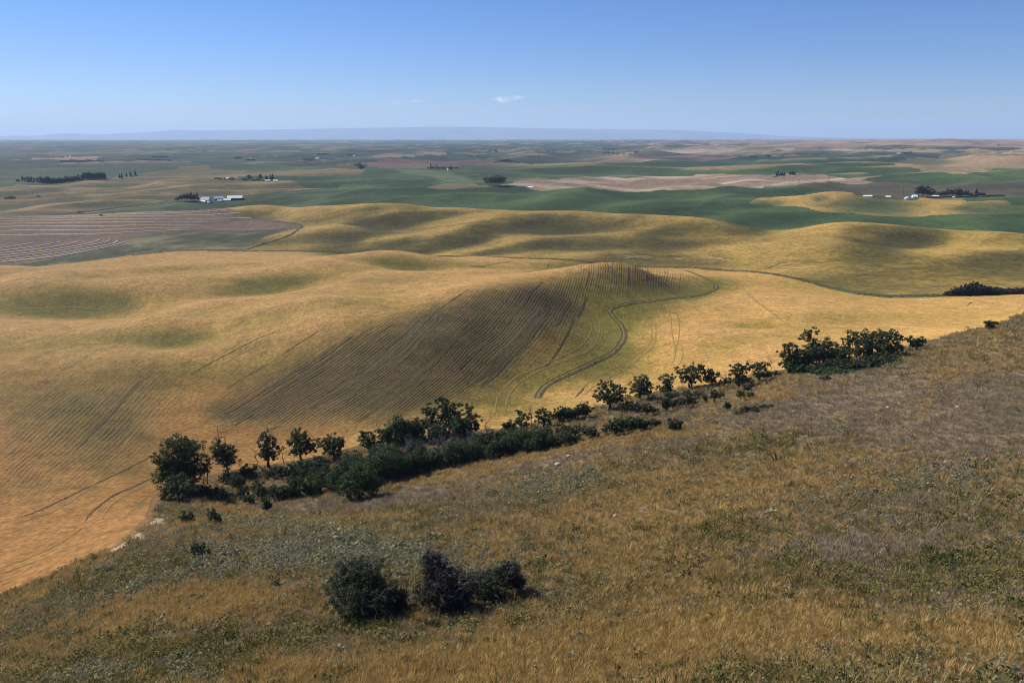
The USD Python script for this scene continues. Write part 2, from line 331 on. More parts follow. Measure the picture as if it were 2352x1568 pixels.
HILLSIDE, WHEAT, WHEAT2, CUTF, HOLLOW, GREEN, GOLDL, PLAIN, REDF, STUB, GOLDR, BROWNR, BRIGHTR, TANR, LIGHTG, TANC, LIMEC, BANDT, PALER = range(19)
def classify(a, b):
    c = np.full(a.shape, GREEN)
    be = np.interp(a, edge_ab[:, 0], edge_ab[:, 1]); bv = np.interp(a, valley_a, valley_b); bk = np.interp(a, back_a, back_b)
    c[b > math.log(2250)] = PLAIN
    for poly, k in ((GOLD_L, GOLDL), (RED, REDF), (STUBBLE, STUB), (GOLD_R, GOLDR), (BROWN_R, BROWNR), (BRIGHT_R, BRIGHTR), (TAN_R, TANR), (LIGHT_G, LIGHTG), (TAN_C, TANC), (LIME_C, LIMEC), (BAND_TAN, BANDT), (PALE_RED, PALER)):
        c[inside(poly, a, b) & (b > bk)] = k
    m = b < bk
    c[m] = HOLLOW
    c[m & inside(HILL2_LEFT, a, b)] = WHEAT2
    c[inside(CUT, a, b)] = CUTF
    c[b < bv] = WHEAT
    c[b < be] = HILLSIDE
    return c

# ------------------------------------------------------------------ ground colours (the crop's own colour: variety, ripeness, bare soil; relief shade painted in)
def lin(r, g, b):
    c = np.array([r, g, b]) / 255.0
    return np.where(c <= .04045, c / 12.92, ((c + .055) / 1.055) ** 2.4)

def mixc(c0, c1, t):
    return c0 + (np.asarray(c1) - c0) * np.clip(t, 0, 1)[..., None]

def spot(a, b, u, v, ru, rv, slant=0.0, soft=2.0):
    """a patch of ground round a survey mark, measured in bearing and log distance"""
    p = ab(castp([(u, v), (u, v + rv), (u, v - rv)]))
    rb = max(.5 * abs(p[2, 1] - p[1, 1]), .004)
    da, db = (a - p[0, 0]) / (ru / F), (b - p[0, 1]) / rb
    da = da - slant * db
    k = (np.abs(da) < 3.4) & (np.abs(db) < 3.4)
    out = np.zeros(np.shape(a)); da, db, ak, bk = da[k], db[k], a[k], b[k]
    da = da + .45 * perlin(ak * 34, bk * 22, 141) + .22 * perlin(ak * 90, bk * 70, 142); db = db + .45 * perlin(ak * 30, bk * 24, 143) + .22 * perlin(ak * 90, bk * 70, 144)
    out[k] = np.exp(-(da * da + db * db) ** (soft / 2))
    return out

n_big = fbm(GX / 60, GY / 60, 3, 71); n_mid = fbm(GX / 18, GY / 18, 3, 72); n_small = fbm(GX / 5, GY / 5, 2, 73)
n_far = fbm(GX / 300, GY / 220, 3, 74)
ones = np.ones(GX.shape + (3,))
COL = {}
# near wheat: ripe on the crests, green in the swales and on the thin north slopes, plus painted relief shade
RIPE, HALF, GRN, DARKG, ORANGE = np.array([.465, .272, .086]), np.array([.365, .234, .056]), np.array([.185, .152, .030]), np.array([.060, .060, .022]), np.array([.34, .158, .042])
streak = fbm(AA * 60 + .6 * n_mid, BB * 95, 3, 76)
t = .50 + .85 * CONV + .45 * n_big + .2 * n_mid + .28 * streak - .75 * np.maximum(SHADE_TINT, -.3)
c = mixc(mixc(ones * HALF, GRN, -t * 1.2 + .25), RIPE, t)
c = mixc(c, ORANGE, sstep(5.5, 5.1, BB) * sstep(-.1, -.45, AA) * .75)
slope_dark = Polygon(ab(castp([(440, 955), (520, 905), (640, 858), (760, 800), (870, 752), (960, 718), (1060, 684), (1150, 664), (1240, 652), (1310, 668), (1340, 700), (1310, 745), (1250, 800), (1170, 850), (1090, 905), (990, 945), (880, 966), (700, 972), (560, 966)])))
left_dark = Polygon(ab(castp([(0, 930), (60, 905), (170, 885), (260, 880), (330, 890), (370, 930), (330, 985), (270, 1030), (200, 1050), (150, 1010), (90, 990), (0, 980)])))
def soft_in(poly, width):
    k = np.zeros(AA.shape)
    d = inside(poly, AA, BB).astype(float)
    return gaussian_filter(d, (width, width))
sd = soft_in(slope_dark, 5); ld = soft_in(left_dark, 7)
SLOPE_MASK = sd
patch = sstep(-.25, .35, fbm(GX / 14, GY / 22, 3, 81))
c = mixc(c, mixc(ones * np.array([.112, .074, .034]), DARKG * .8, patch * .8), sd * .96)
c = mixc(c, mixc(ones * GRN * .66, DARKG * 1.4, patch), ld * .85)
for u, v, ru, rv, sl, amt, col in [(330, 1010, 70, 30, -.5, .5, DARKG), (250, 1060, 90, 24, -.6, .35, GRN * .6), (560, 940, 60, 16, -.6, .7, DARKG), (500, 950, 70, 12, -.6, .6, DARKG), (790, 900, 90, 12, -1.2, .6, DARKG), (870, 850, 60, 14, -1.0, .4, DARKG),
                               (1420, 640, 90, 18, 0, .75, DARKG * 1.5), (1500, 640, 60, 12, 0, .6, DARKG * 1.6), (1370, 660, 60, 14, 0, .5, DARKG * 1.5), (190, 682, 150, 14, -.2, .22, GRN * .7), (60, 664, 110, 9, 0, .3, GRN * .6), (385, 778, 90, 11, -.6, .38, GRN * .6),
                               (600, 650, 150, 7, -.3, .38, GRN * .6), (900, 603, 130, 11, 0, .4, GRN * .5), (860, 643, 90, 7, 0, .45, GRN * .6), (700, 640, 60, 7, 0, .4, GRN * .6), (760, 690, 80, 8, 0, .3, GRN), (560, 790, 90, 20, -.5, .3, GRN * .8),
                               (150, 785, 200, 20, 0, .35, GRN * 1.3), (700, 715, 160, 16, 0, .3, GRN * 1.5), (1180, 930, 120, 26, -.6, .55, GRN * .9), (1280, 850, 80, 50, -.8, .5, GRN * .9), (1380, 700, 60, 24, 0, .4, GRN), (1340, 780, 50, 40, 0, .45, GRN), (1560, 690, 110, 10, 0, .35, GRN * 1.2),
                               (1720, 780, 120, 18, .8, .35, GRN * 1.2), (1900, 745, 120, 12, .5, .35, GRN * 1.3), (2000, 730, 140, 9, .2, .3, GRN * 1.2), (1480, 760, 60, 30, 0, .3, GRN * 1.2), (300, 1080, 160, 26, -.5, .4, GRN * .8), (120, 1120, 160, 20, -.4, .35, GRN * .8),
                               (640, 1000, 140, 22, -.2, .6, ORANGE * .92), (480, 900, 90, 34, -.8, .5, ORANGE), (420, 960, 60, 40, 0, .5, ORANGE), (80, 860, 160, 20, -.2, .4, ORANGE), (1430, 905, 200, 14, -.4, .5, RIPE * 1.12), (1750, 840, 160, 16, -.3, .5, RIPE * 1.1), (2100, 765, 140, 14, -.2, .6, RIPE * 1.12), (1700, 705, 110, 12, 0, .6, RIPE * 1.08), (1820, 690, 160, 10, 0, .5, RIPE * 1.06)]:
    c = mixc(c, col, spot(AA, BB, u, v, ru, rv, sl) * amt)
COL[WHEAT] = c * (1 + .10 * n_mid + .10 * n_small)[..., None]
# second range of wheat
G2 = np.array([.205, .150, .034]); G2D = np.array([.072, .064, .020]); G2L = np.array([.39, .25, .066])
t = .42 + .8 * CONV + .5 * n_big + .35 * fbm(AA * 40, BB * 90, 3, 77) - .8 * np.maximum(SHADE_TINT, -.4)
c = mixc(mixc(ones * G2, G2D, .55 - t), G2L, t - .1)
for u, v, ru, rv, amt, col in [(1400, 520, 170, 18, .6, G2D), (1250, 530, 90, 14, .5, G2D), (1520, 560, 120, 16, .4, G2D), (1330, 545, 90, 14, .4, G2D), (880, 520, 90, 10, .6, G2D), (760, 540, 100, 8, .5, G2D), (860, 500, 80, 8, .5, G2D), (2080, 545, 120, 14, .5, G2D), (1960, 560, 110, 14, .4, G2D), (2260, 600, 120, 20, .4, G2D),
                               (1750, 575, 60, 10, .45, G2L), (1290, 588, 90, 8, .35, G2L), (1640, 545, 120, 10, .4, G2L), (1950, 540, 60, 8, .4, G2L * 1.05)]:
    c = mixc(c, col, spot(AA, BB, u, v, ru, rv) * amt)
COL[WHEAT2] = c * (1 + .12 * n_mid)[..., None]
STB = np.array([.150, .100, .068])
COL[CUTF] = mixc(ones * STB, np.array([.20, .13, .068]), .35 + .5 * n_big + .4 * n_mid) * (1 + .25 * n_small)[..., None]
HG = np.array([.060, .066, .026])
c = mixc(ones * HG, np.array([.21, .18, .085]), .22 + 1.2 * n_mid + 1.1 * CONV + .7 * spot(AA, BB, 520, 570, 110, 7) + .8 * spot(AA, BB, 330, 553, 60, 8))
c = mixc(c, HG * .8, spot(AA, BB, 300, 578, 170, 5) * .8)
c = mixc(c, HG * .7, spot(AA, BB, 470, 545, 90, 9) * .9)
COL[HOLLOW] = c
GF = np.array([.047, .080, .028])
c = mixc(ones * GF * .8, GF * np.array([1.6, 1.45, 1.3]), .45 + .8 * n_far + .3 * CONV - .45 * SHADE_TINT)
crest = sstep(.10, .55, CONV + .35 * n_far - .4 * SHADE_TINT) * sstep(math.log(1350), math.log(1500), BB) * sstep(-.06, .06, AA)
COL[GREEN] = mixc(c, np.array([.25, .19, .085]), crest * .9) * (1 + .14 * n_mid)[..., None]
GLD = np.array([.20, .135, .046])
t = .52 + .8 * CONV + .5 * n_far - .8 * SHADE_TINT
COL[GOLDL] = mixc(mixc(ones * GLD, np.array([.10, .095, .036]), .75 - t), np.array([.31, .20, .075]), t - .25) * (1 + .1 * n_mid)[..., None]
COL[REDF] = mixc(ones * np.array([.125, .070, .060]), np.array([.17, .105, .075]), .5 + n_far)
c = mixc(ones * np.array([.27, .185, .115]), np.array([.42, .34, .22]), sstep(.05, .35, perlin(GX / 500, BB * 26 + .3 * np.sin(GX / 130), 91)) * .9)
COL[STUB] = mixc(c, np.array([.16, .125, .085]), sstep(.2, .5, perlin(GX / 160, BB * 55, 92)) * .5)
t = .60 + .7 * CONV + .4 * n_far - .8 * SHADE_TINT
c = mixc(mixc(ones * np.array([.30, .20, .055]), np.array([.085, .105, .04]), .8 - t), np.array([.40, .255, .075]), t - .3)
for u, v, ru, rv, amt in [(1880, 455, 30, 10, .9), (2040, 470, 70, 6, .8), (1935, 470, 60, 6, .6), (2220, 478, 40, 4, .4)]:
    c = mixc(c, np.array([.06, .08, .034]), spot(AA, BB, u, v, ru, rv) * amt)
COL[GOLDR] = c
COL[BROWNR] = mixc(ones * np.array([.060, .058, .036]), np.array([.12, .090, .052]), .35 + .9 * n_far + .4 * n_big)
COL[BRIGHTR] = mixc(ones * np.array([.045, .076, .026]), np.array([.09, .125, .042]), .4 + .9 * n_far + .5 * CONV)
COL[TANR] = mixc(ones * np.array([.28, .19, .10]), np.array([.12, .11, .05]), .30 + .9 * n_far - .6 * CONV + .6 * SHADE_TINT)
COL[LIGHTG] = mixc(ones * np.array([.065, .11, .045]), np.array([.13, .16, .065]), .4 + n_far)
COL[TANC] = mixc(ones * np.array([.19, .14, .065]), np.array([.09, .11, .05]), .3 + 1.2 * n_big)
COL[LIMEC] = ones * np.array([.095, .12, .045])
COL[BANDT] = mixc(ones * np.array([.25, .19, .11]), np.array([.12, .13, .07]), .4 + n_far)
COL[PALER] = ones * np.array([.30, .20, .15])

# the far plain: a patchwork of fields, each of one crop
def cells(x, y, sx, sy, seed):
    gx, gy = x / sx, y / sy
    ix, iy = np.floor(gx).astype(np.int64), np.floor(gy).astype(np.int64)
    best = np.full(x.shape, 1e9); ident = np.zeros(x.shape, np.int64)
    for dx in (-1, 0, 1):
        for dy in (-1, 0, 1):
            jx = ix + dx + _hash(ix + dx, iy + dy, seed) / 65536; jy = iy + dy + _hash(ix + dx, iy + dy, seed + 7) / 65536
            d = (jx - gx) ** 2 + (jy - gy) ** 2
            k = d < best
            best = np.where(k, d, best); ident = np.where(k, _hash(ix + dx, iy + dy, seed + 13), ident)
    return ident
wx = GX + 160 * perlin(GX / 500, GY / 500, 95); wy = GY + 160 * perlin(GX / 500, GY / 500, 96)
ident = cells(wx, wy, 900, 620, 97)
PAL = 1.25 * np.array([[.036, .062, .038], [.04, .068, .036], [.040, .066, .036], [.046, .072, .034], [.034, .058, .034], [.055, .078, .036], [.05, .07, .045], [.10, .10, .05], [.23, .165, .085], [.29, .20, .12], [.20, .14, .09], [.13, .085, .07], [.32, .25, .17], [.04, .06, .036], [.16, .13, .06]])
c = PAL[ident % len(PAL)]
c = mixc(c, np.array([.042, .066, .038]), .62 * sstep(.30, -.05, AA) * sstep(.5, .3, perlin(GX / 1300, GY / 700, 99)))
c = mixc(c, np.array([.27, .19, .105]), sstep(.35, .9, CONV + .3 * n_far - .5 * SHADE_TINT) * .75); c = mixc(c, np.array([.028, .048, .028]), sstep(.1, -.6, CONV - .8 * SHADE_TINT) * .7)
c = mixc(c, np.array([.31, .20, .125]), sstep(.18, .34, AA + .1 * n_far) * sstep(math.log(4200), math.log(5200), BB) * .75)
c = mixc(c, np.array([.03, .05, .034]), sstep(.25, .5, perlin(GX / 900, GY / 330, 98)) * .6)
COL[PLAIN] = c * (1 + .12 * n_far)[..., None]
# the hillside soil and litter under its grass
c = mixc(ones * np.array([.215, .155, .085]), np.array([.115, .098, .045]), .45 + .8 * n_mid + .5 * n_big)
c = mixc(c, np.array([.26, .195, .125]), sstep(.05, .4, fbm(GX / 7, GY / 9, 3, 83)) * .6)
COL[HILLSIDE] = c * (1 + .2 * n_small)[..., None]

# ------------------------------------------------------------------ drill rows: a smooth coordinate that counts them across the slope
ROWS = [(0, ZD(450, 640, 700, [(1130, 560), (870, 720), (600, 880), (350, 1040)])), (12, ZD(450, 640, 700, [(1700, 470), (1500, 600), (1340, 730), (1130, 880), (760, 1110)])),
        (22, ZD(450, 640, 700, [(1890, 560), (1700, 720), (1450, 910), (1060, 1135)])), (32, ZD(450, 640, 700, [(2300, 390), (2200, 480), (1950, 760), (1700, 960), (1320, 1230)])),
        (45, ZD(450, 640, 700, [(2352, 700), (2200, 850), (2000, 1030), (1720, 1250)])), (47, [(1240, 651), (1210, 684), (1183, 717), (1156, 750), (1114, 786), (1072, 824)]), (64, [(1355, 623), (1345, 654), (1336, 690), (1315, 728), (1291, 793), (1246, 835), (1198, 889)]), (81, [(1444, 612), (1444, 640), (1444, 660)]), (90, [(1490, 618), (1490, 640), (1490, 660)])]
rp, rv_ = [], []
for k, pts in ROWS:
    for p in ab(castp(pts)):
        rp.append(p); rv_.append(k)
rp, rv_ = np.array(rp), np.array(rv_, float)
rrbf = RBFInterpolator(rp, rv_, kernel='thin_plate_spline', smoothing=1e-3)
lrows = [(0, ZD(0, 850, 450, [(450, 170), (250, 290), (80, 420)], 1176)), (22, ZD(0, 850, 450, [(700, 220), (420, 480), (100, 760)], 1176)), (33, ZD(0, 850, 450, [(880, 220), (640, 480), (440, 670), (200, 880)], 1176)), (46, ZD(0, 850, 450, [(1040, 310), (800, 560), (560, 760)], 1176))]
lp, lv = [], []
for k, pts in lrows:
    for p in ab(castp(pts)):
        lp.append(p); lv.append(k)
lrbf = RBFInterpolator(np.array(lp), np.array(lv, float), kernel='thin_plate_spline', smoothing=1e-3)
rows_poly = Polygon(ab(castp([(520, 975), (480, 945), (560, 890), (680, 830), (760, 785), (870, 740), (980, 705), (1080, 672), (1180, 655), (1270, 645), (1345, 612), (1440, 606), (1530, 618), (1600, 640), (1560, 668), (1420, 680), (1345, 690), (1320, 745), (1250, 800), (1180, 850), (1090, 905), (1000, 950), (900, 975), (700, 982)]))).buffer(0)
lrows_poly = Polygon(ab(castp([(0, 1010), (30, 930), (100, 880), (200, 860), (330, 865), (390, 890), (400, 940), (330, 1020), (230, 1080), (100, 1120), (0, 1140)]))).buffer(0)
ROWMASK = soft_in(rows_poly, 5); LMASK = soft_in(lrows_poly, 8)
wheat_sel = (BB > 4.6) & (BB < 6.2)
ROW = np.zeros(AA.shape)
q = np.stack([AA[wheat_sel], BB[wheat_sel]], 1)
use_l = (ROWMASK[wheat_sel] <= .02) & (LMASK[wheat_sel] > .005)
val = np.zeros(len(q)); val[~use_l] = 0
main = ROWMASK[wheat_sel] > .005
val[main] = rrbf(q[main]); val[use_l] = lrbf(q[use_l]) * .55
ROW[wheat_sel] = val
MASK = np.where(ROWMASK > .02, ROWMASK, LMASK * .85)

# ------------------------------------------------------------------ ground materials
def ground_material(name, s1, a1, s2, a2, bump=.0, bscale=1.0, rows=False, stretch=(1, 1, 1)):
    nodes = {'g': ('geometry', {}), 'mp': ('mapping', {'scale': stretch}), 'at': ('attribute', {'attribute': 'tint'}),
             'n1': ('noise_texture', {'scale': s1, 'detail': 3.0, 'roughness': .6}), 'n2': ('noise_texture', {'scale': s2, 'detail': 2.0, 'roughness': .55}),
             'r1': ('map_range', {'from_min': .3, 'from_max': .7, 'to_min': 1 - a1, 'to_max': 1 + a1, 'clamp': True}),
             'r2': ('map_range', {'from_min': .3, 'from_max': .7, 'to_min': 1 - a2, 'to_max': 1 + a2, 'clamp': True}),
             'm': ('math', {'math_type': 'multiply'}), 'cc': ('combine_color', {'color_type': 'rgb'}),
             'x': ('mix_color', {'blend_type': 'multiply', 'fac': 1.0}), 'p': ('principled_bsdf', {'roughness': .9, 'specular_ior_level': .1, 'diffuse_roughness': .6})}
    links = [('g.position', 'mp.vector'), ('mp.vector', 'n1.vector'), ('mp.vector', 'n2.vector'), ('n1.fac', 'r1.value'), ('n2.fac', 'r2.value'), ('r1.result', 'm.value1'), ('r2.result', 'm.value2'),
             ('m.value', 'cc.r'), ('m.value', 'cc.g'), ('m.value', 'cc.b'), ('at.color', 'x.a'), ('cc.color', 'x.b')]
    last = 'x.result'
    if rows:
        nodes |= {'ra': ('attribute', {'attribute': 'row'}), 'rm': ('attribute', {'attribute': 'rowmask'}),
                  'wob': ('math', {'math_type': 'multiply_add', 'value2': .8}), 'rk': ('noise_texture', {'dimensions': '1D', 'scale': .83, 'detail': 2.0, 'roughness': .7}), 'rkm': ('map_range', {'from_min': .32, 'from_max': .62, 'to_min': .35, 'to_max': 1.15, 'clamp': True}), 'gq': ('math', {'math_type': 'multiply', 'use_clamp': True}), 'w': ('math', {'math_type': 'multiply', 'value2': 2 * math.pi}), 's': ('math', {'math_type': 'sine'}),
                  'gap': ('map_range', {'from_min': -.3, 'from_max': .6, 'to_min': 0, 'to_max': .92, 'clamp': True}), 'gm': ('math', {'math_type': 'multiply'}), 'gn': ('map_range', {'from_min': .3, 'from_max': .62, 'to_min': 1.0, 'to_max': .6, 'clamp': True}), 'gk': ('math', {'math_type': 'multiply'}),
                  'rib': ('map_range', {'from_min': -.2, 'from_max': -1.0, 'to_min': 0, 'to_max': .34, 'clamp': True}), 'ribm': ('math', {'math_type': 'multiply'}),
                  'y0': ('mix_color', {'blend_type': 'mix', 'b': (.27, .185, .050)}), 'y': ('mix_color', {'blend_type': 'mix', 'b': (.030, .027, .012)})}
        links += [('n2.fac', 'wob.value1'), ('ra.fac', 'wob.value3'), ('wob.value', 'w.value1'), ('w.value', 's.value1'), ('s.value', 'gap.value'), ('gap.result', 'gq.value1'), ('ra.fac', 'rk.w'), ('rk.fac', 'rkm.value'), ('rkm.result', 'gq.value2'), ('gq.value', 'gm.value1'), ('rm.fac', 'gm.value2'),
                  ('n2.fac', 'gn.value'), ('gn.result', 'gk.value1'), ('gm.value', 'gk.value2'),
                  ('s.value', 'rib.value'), ('rib.result', 'ribm.value1'), ('rm.fac', 'ribm.value2'), (last, 'y0.a'), ('ribm.value', 'y0.fac'), ('y0.result', 'y.a'), ('gk.value', 'y.fac')]
        last = 'y.result'
    links.append((last, 'p.base_color'))
    if bump:
        nodes |= {'nb': ('noise_texture', {'scale': bscale, 'detail': 4.0, 'roughness': .65}), 'b': ('bump', {'strength': bump, 'distance': .4})}
        links += [('mp.vector', 'nb.vector'), ('nb.fac', 'b.height'), ('b.normal', 'p.normal')]
    return usdkit.material(stage, f'/World/Looks/{name}', nodes, links, surface='p.BSDF')

M_WHEAT = ground_material('ripe_wheat', 1.0, .40, .20, .18, .5, 1.6, rows=True)
M_FIELD = ground_material('field_crop', .35, .34, .06, .18, .4, .5)
M_FAR = ground_material('far_crop', .02, .14, .006, .12)
M_SOIL = ground_material('hillside_litter', 2.6, .35, .5, .2, .8, 3.0)

NAMES = {HILLSIDE: ('hillside', M_SOIL, 'dry brown grassy hillside falling away across the foreground', 'hillside'),
         WHEAT: ('wheat_field', M_WHEAT, 'rolling ripe wheat field beyond the tree line, with drill rows and a winding ditch', 'field'),
         WHEAT2: ('wheat_field', M_FIELD, 'olive gold wheat on the second range of hills behind the valley ditch', 'field'),
         CUTF: ('cut_field', M_FIELD, 'brown mown field striped with pale windrows at the left edge', 'field'),
         HOLLOW: ('grass_hollow', M_FIELD, 'dark green weedy hollow beside the striped mown field', 'grassland'),
         GREEN: ('green_field', M_FIELD, 'broad dark green crop behind the golden hills, crossing the whole view', 'field'),
         GOLDL: ('wheat_field', M_FIELD, 'dull gold fields round the left farmsteads and the long pine windbreak', 'field'),
         PLAIN: ('farmland_plain', M_FAR, 'hazy patchwork of rolling farmland running to the horizon', 'plain'),
         REDF: ('fallow_field', M_FIELD, 'reddish brown fallow field behind the dark tree clumps', 'field'),
         STUB: ('stubble_field', M_FIELD, 'long pinkish pale stubble field on the rise right of the round grove', 'field'),
         GOLDR: ('wheat_field', M_FIELD, 'bright gold wheat knolls in front of the right hand farmstead', 'field'),
         BROWNR: ('fallow_field', M_FIELD, 'dark brownish field behind the right hand farmstead', 'field'),
         BRIGHTR: ('green_field', M_FIELD, 'vivid green crop above the brown field at the right edge', 'field'),
         TANR: ('wheat_field', M_FIELD, 'tan hills beside the short grey road at far right', 'field'),
         LIGHTG: ('green_field', M_FIELD, 'light green patchy field left of the round grove', 'field'),
         TANC: ('stubble_field', M_FIELD, 'small tan patch just left of the round grove', 'field'),
         LIMEC: ('green_field', M_FIELD, 'small lime green strip near the middle of the dark green crop', 'field'),
         BANDT: ('stubble_field', M_FIELD, 'pale tan band beyond the reddish fallow field', 'field'),
         PALER: ('stubble_field', M_FIELD, 'pale pink sliver of stubble above the pine windbreak', 'field')}
fa = .25 * (AA[:-1, :-1] + AA[1:, :-1] + AA[:-1, 1:] + AA[1:, 1:]); fb = .25 * (BB[:-1, :-1] + BB[1:, :-1] + BB[:-1, 1:] + BB[1:, 1:])
CLS = classify(fa, fb)
vid = np.arange(NCOL * NROW).reshape(NCOL, NROW)
quads = np.stack([vid[:-1, :-1], vid[1:, :-1], vid[1:, 1:], vid[:-1, 1:]], -1)
for k, (nm, mat, label, cat) in NAMES.items():
    f = quads[CLS == k]
    if not len(f):
        print('empty', nm, k); continue
    used, inv = np.unique(f, return_inverse=True)
    pv = {'tint': np.clip(COL[k].reshape(-1, 3)[used], .004, .8)}
    if k == WHEAT:
        pv['row'] = ROW.reshape(-1)[used]; pv['rowmask'] = MASK.reshape(-1)[used]
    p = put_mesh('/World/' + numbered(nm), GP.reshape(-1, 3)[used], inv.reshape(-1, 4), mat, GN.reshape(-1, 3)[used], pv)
    tag(p, label, cat, kind='structure')

# distant mountains
MT = [(-1500, 318), (-700, 316), (-300, 315), (0, 313), (90, 312), (145, 306), (230, 309), (330, 304), (407, 299), (500, 300), (620, 298), (720, 296), (847, 294), (1000, 291.5), (1100, 292), (1250, 295), (1400, 297), (1500, 298), (1600, 301), (1700, 306), (1800, 313), (1950, 317), (2300, 319), (3500, 320)]
MY = 38000.0
mu = np.linspace(-1500, 3500, 700)
mv = np.interp(mu, [m[0] for m in MT], [m[1] for m in MT]) + .8 * fbm(mu / 60, mu * 0, 4, 5)
crest_p = np.array([at_depth(u, v, MY) for u, v in zip(mu, mv)])
rowsm = []
for s in np.linspace(0, 1, 26):
    p = crest_p.copy()
    zb = -15.0
    h = np.maximum(crest_p[:, 2] - zb, 4)
    yy = MY - 3800 * (1 - s)
    p[:, 0] *= yy / MY; p[:, 1] = yy
    p[:, 2] = zb + h * (s ** 1.2 + .22 * np.sin(math.pi * s) * fbm(mu / 45 + 4 * s, s * 6 + 0 * mu, 4, 8))
    rowsm.append(p)
back = crest_p.copy(); back[:, 1] += 2500; back[:, 2] = 30; rowsm.append(back)
MP = np.array(rowsm)
vid2 = np.arange(MP.shape[0] * MP.shape[1]).reshape(MP.shape[:2])
mq = np.stack([vid2[:-1, :-1], vid2[:-1, 1:], vid2[1:, 1:], vid2[1:, :-1]], -1).reshape(-1, 4)
M_MOUNT = usdkit.material(stage, '/World/Looks/mountain_forest', {'g': ('geometry', {}), 'n': ('noise_texture', {'scale': .0008, 'detail': 4.0}), 'r': ('rgb_ramp', {'ramp': [(.35, (.05, .07, .045)), (.65, (.16, .14, .09))]}), 'p': ('principled_bsdf', {'roughness': .95, 'specular_ior_level': .05})},
                          [('g.position', 'n.vector'), ('n.fac', 'r.fac'), ('r.color', 'p.base_color')], surface='p.BSDF')
p = put_mesh('/World/mountain_range', MP.reshape(-1, 3), mq, M_MOUNT)
tag(p, 'long pale blue mountain range along the horizon', 'mountains', kind='structure')

# the air
HAZE_DENSITY = 4.2e-5
hz = trimesh.creation.box(bounds=[[-60000, -300, -30], [60000, 43000, 720]])
M_HAZE = usdkit.material(stage, '/World/Looks/haze', {'v': ('principled_volume', {'color': (.55, .74, 1.0), 'density': HAZE_DENSITY, 'anisotropy': .1})}, [], volume='v.volume')
p = put_mesh('/World/haze', hz.vertices, hz.faces, M_HAZE)
tag(p, 'thin blue haze lying over the distant fields', 'haze', kind='stuff')

# ------------------------------------------------------------------ marks lying on the land: ditches, wheel tracks, windrows, roads
def sight(pts, soften=0.0):
    """like castp, read off the finished ground grid"""
    p = np.asarray(pts, float)
    q = -(p[:, 1] - CV) / F
    dy = math.cos(PITCH) + q * math.sin(PITCH)
    a, s = (p[:, 0] - CU) / F / dy, (-math.sin(PITCH) + q * math.cos(PITCH)) / dy
    out = []
    for ai, si in zip(a, s):
        t = np.clip((ai - col_a[0]) / (col_a[1] - col_a[0]), 0, NCOL - 1.001); i = int(t); t -= i
        ys = GY[i] * (1 - t) + GY[i + 1] * t; zs = GZ[i] * (1 - t) + GZ[i + 1] * t
        g = CAM_Z + si * ys - zs
        k = np.nonzero(g < 0)[0]; k = max(int(k[0]), 1) if len(k) else len(ys) - 1
        w = np.clip(g[k - 1] / (g[k - 1] - g[k] + 1e-12), 0, 1)
        y = ys[k - 1] + (ys[k] - ys[k - 1]) * w
        out.append((ai * y, y, zs[k - 1] + (zs[k] - zs[k - 1]) * w))
    out = np.array(out)
    if soften and len(out) > 4:
        from scipy.ndimage import gaussian_filter1d, median_filter
        lb = gaussian_filter1d(median_filter(np.log(out[:, 1]), size=5, mode='nearest'), soften, mode='nearest')
        y = np.exp(lb); out[:, 0] *= y / out[:, 1]; out[:, 1] = y
    return out

def ground_z(x, y):
    """height of the ground grid itself"""
    x, y = np.atleast_1d(x).astype(float), np.atleast_1d(y).astype(float)
    out = np.zeros(len(x))
    for n, (xx, yy) in enumerate(zip(x, y)):
        t = np.clip((xx / yy - col_a[0]) / (col_a[1] - col_a[0]), 0, NCOL - 1.001); i = int(t); t -= i
        ys = GY[i] * (1 - t) + GY[i + 1] * t
        out[n] = np.interp(yy, ys, GZ[i] * (1 - t) + GZ[i + 1] * t)
    return out

def smooth_line(pts, step=6.0):
    p = np.asarray(pts, float)
    d = np.concatenate([[0], np.cumsum(np.linalg.norm(np.diff(p, axis=0), axis=1))])
    n = max(int(d[-1] / step), 3)
    s = np.linspace(0, d[-1], n)
    if len(p) > 2:
        from scipy.interpolate import PchipInterpolator
        return np.stack([PchipInterpolator(d, p[:, k])(s) for k in (0, 1)], 1)
    return np.stack([np.interp(s, d, p[:, k]) for k in (0, 1)], 1)

def strip(line, profile, rough=0.0, seed=0, taper=False):
    """line: plan points; profile: (across, up) pairs. Lies on the ground."""
    P = np.asarray(line)[:, :2]
    tan = np.gradient(P, axis=0); tan /= np.linalg.norm(tan, axis=1, keepdims=True) + 1e-9
    nor = np.stack([-tan[:, 1], tan[:, 0]], 1)
    rng = np.random.default_rng(seed)
    V = []
    end = np.minimum(1, np.minimum(np.arange(len(P)), np.arange(len(P))[::-1]) / max(2.0, .15 * len(P)) + .25)
    for off, up in profile:
        jit = (end if taper else 1) * (1 + rough * rng.normal(size=len(P)))
        Q = P + nor * (off * jit)[:, None]
        V.append(np.column_stack([Q, ground_z(Q[:, 0], Q[:, 1]) + up * (1 + rough * rng.normal(size=len(P)))]))
    V = np.array(V)
    i = np.arange(V.shape[0] * V.shape[1]).reshape(V.shape[:2])
    f = np.stack([i[:-1, :-1], i[:-1, 1:], i[1:, 1:], i[1:, :-1]], -1).reshape(-1, 4)
    v = V.reshape(-1, 3)
    n = np.cross(v[f[:, 1]] - v[f[:, 0]], v[f[:, 2]] - v[f[:, 0]])
    if n[:, 2].mean() < 0:
        f = f[:, ::-1]
    return v, f

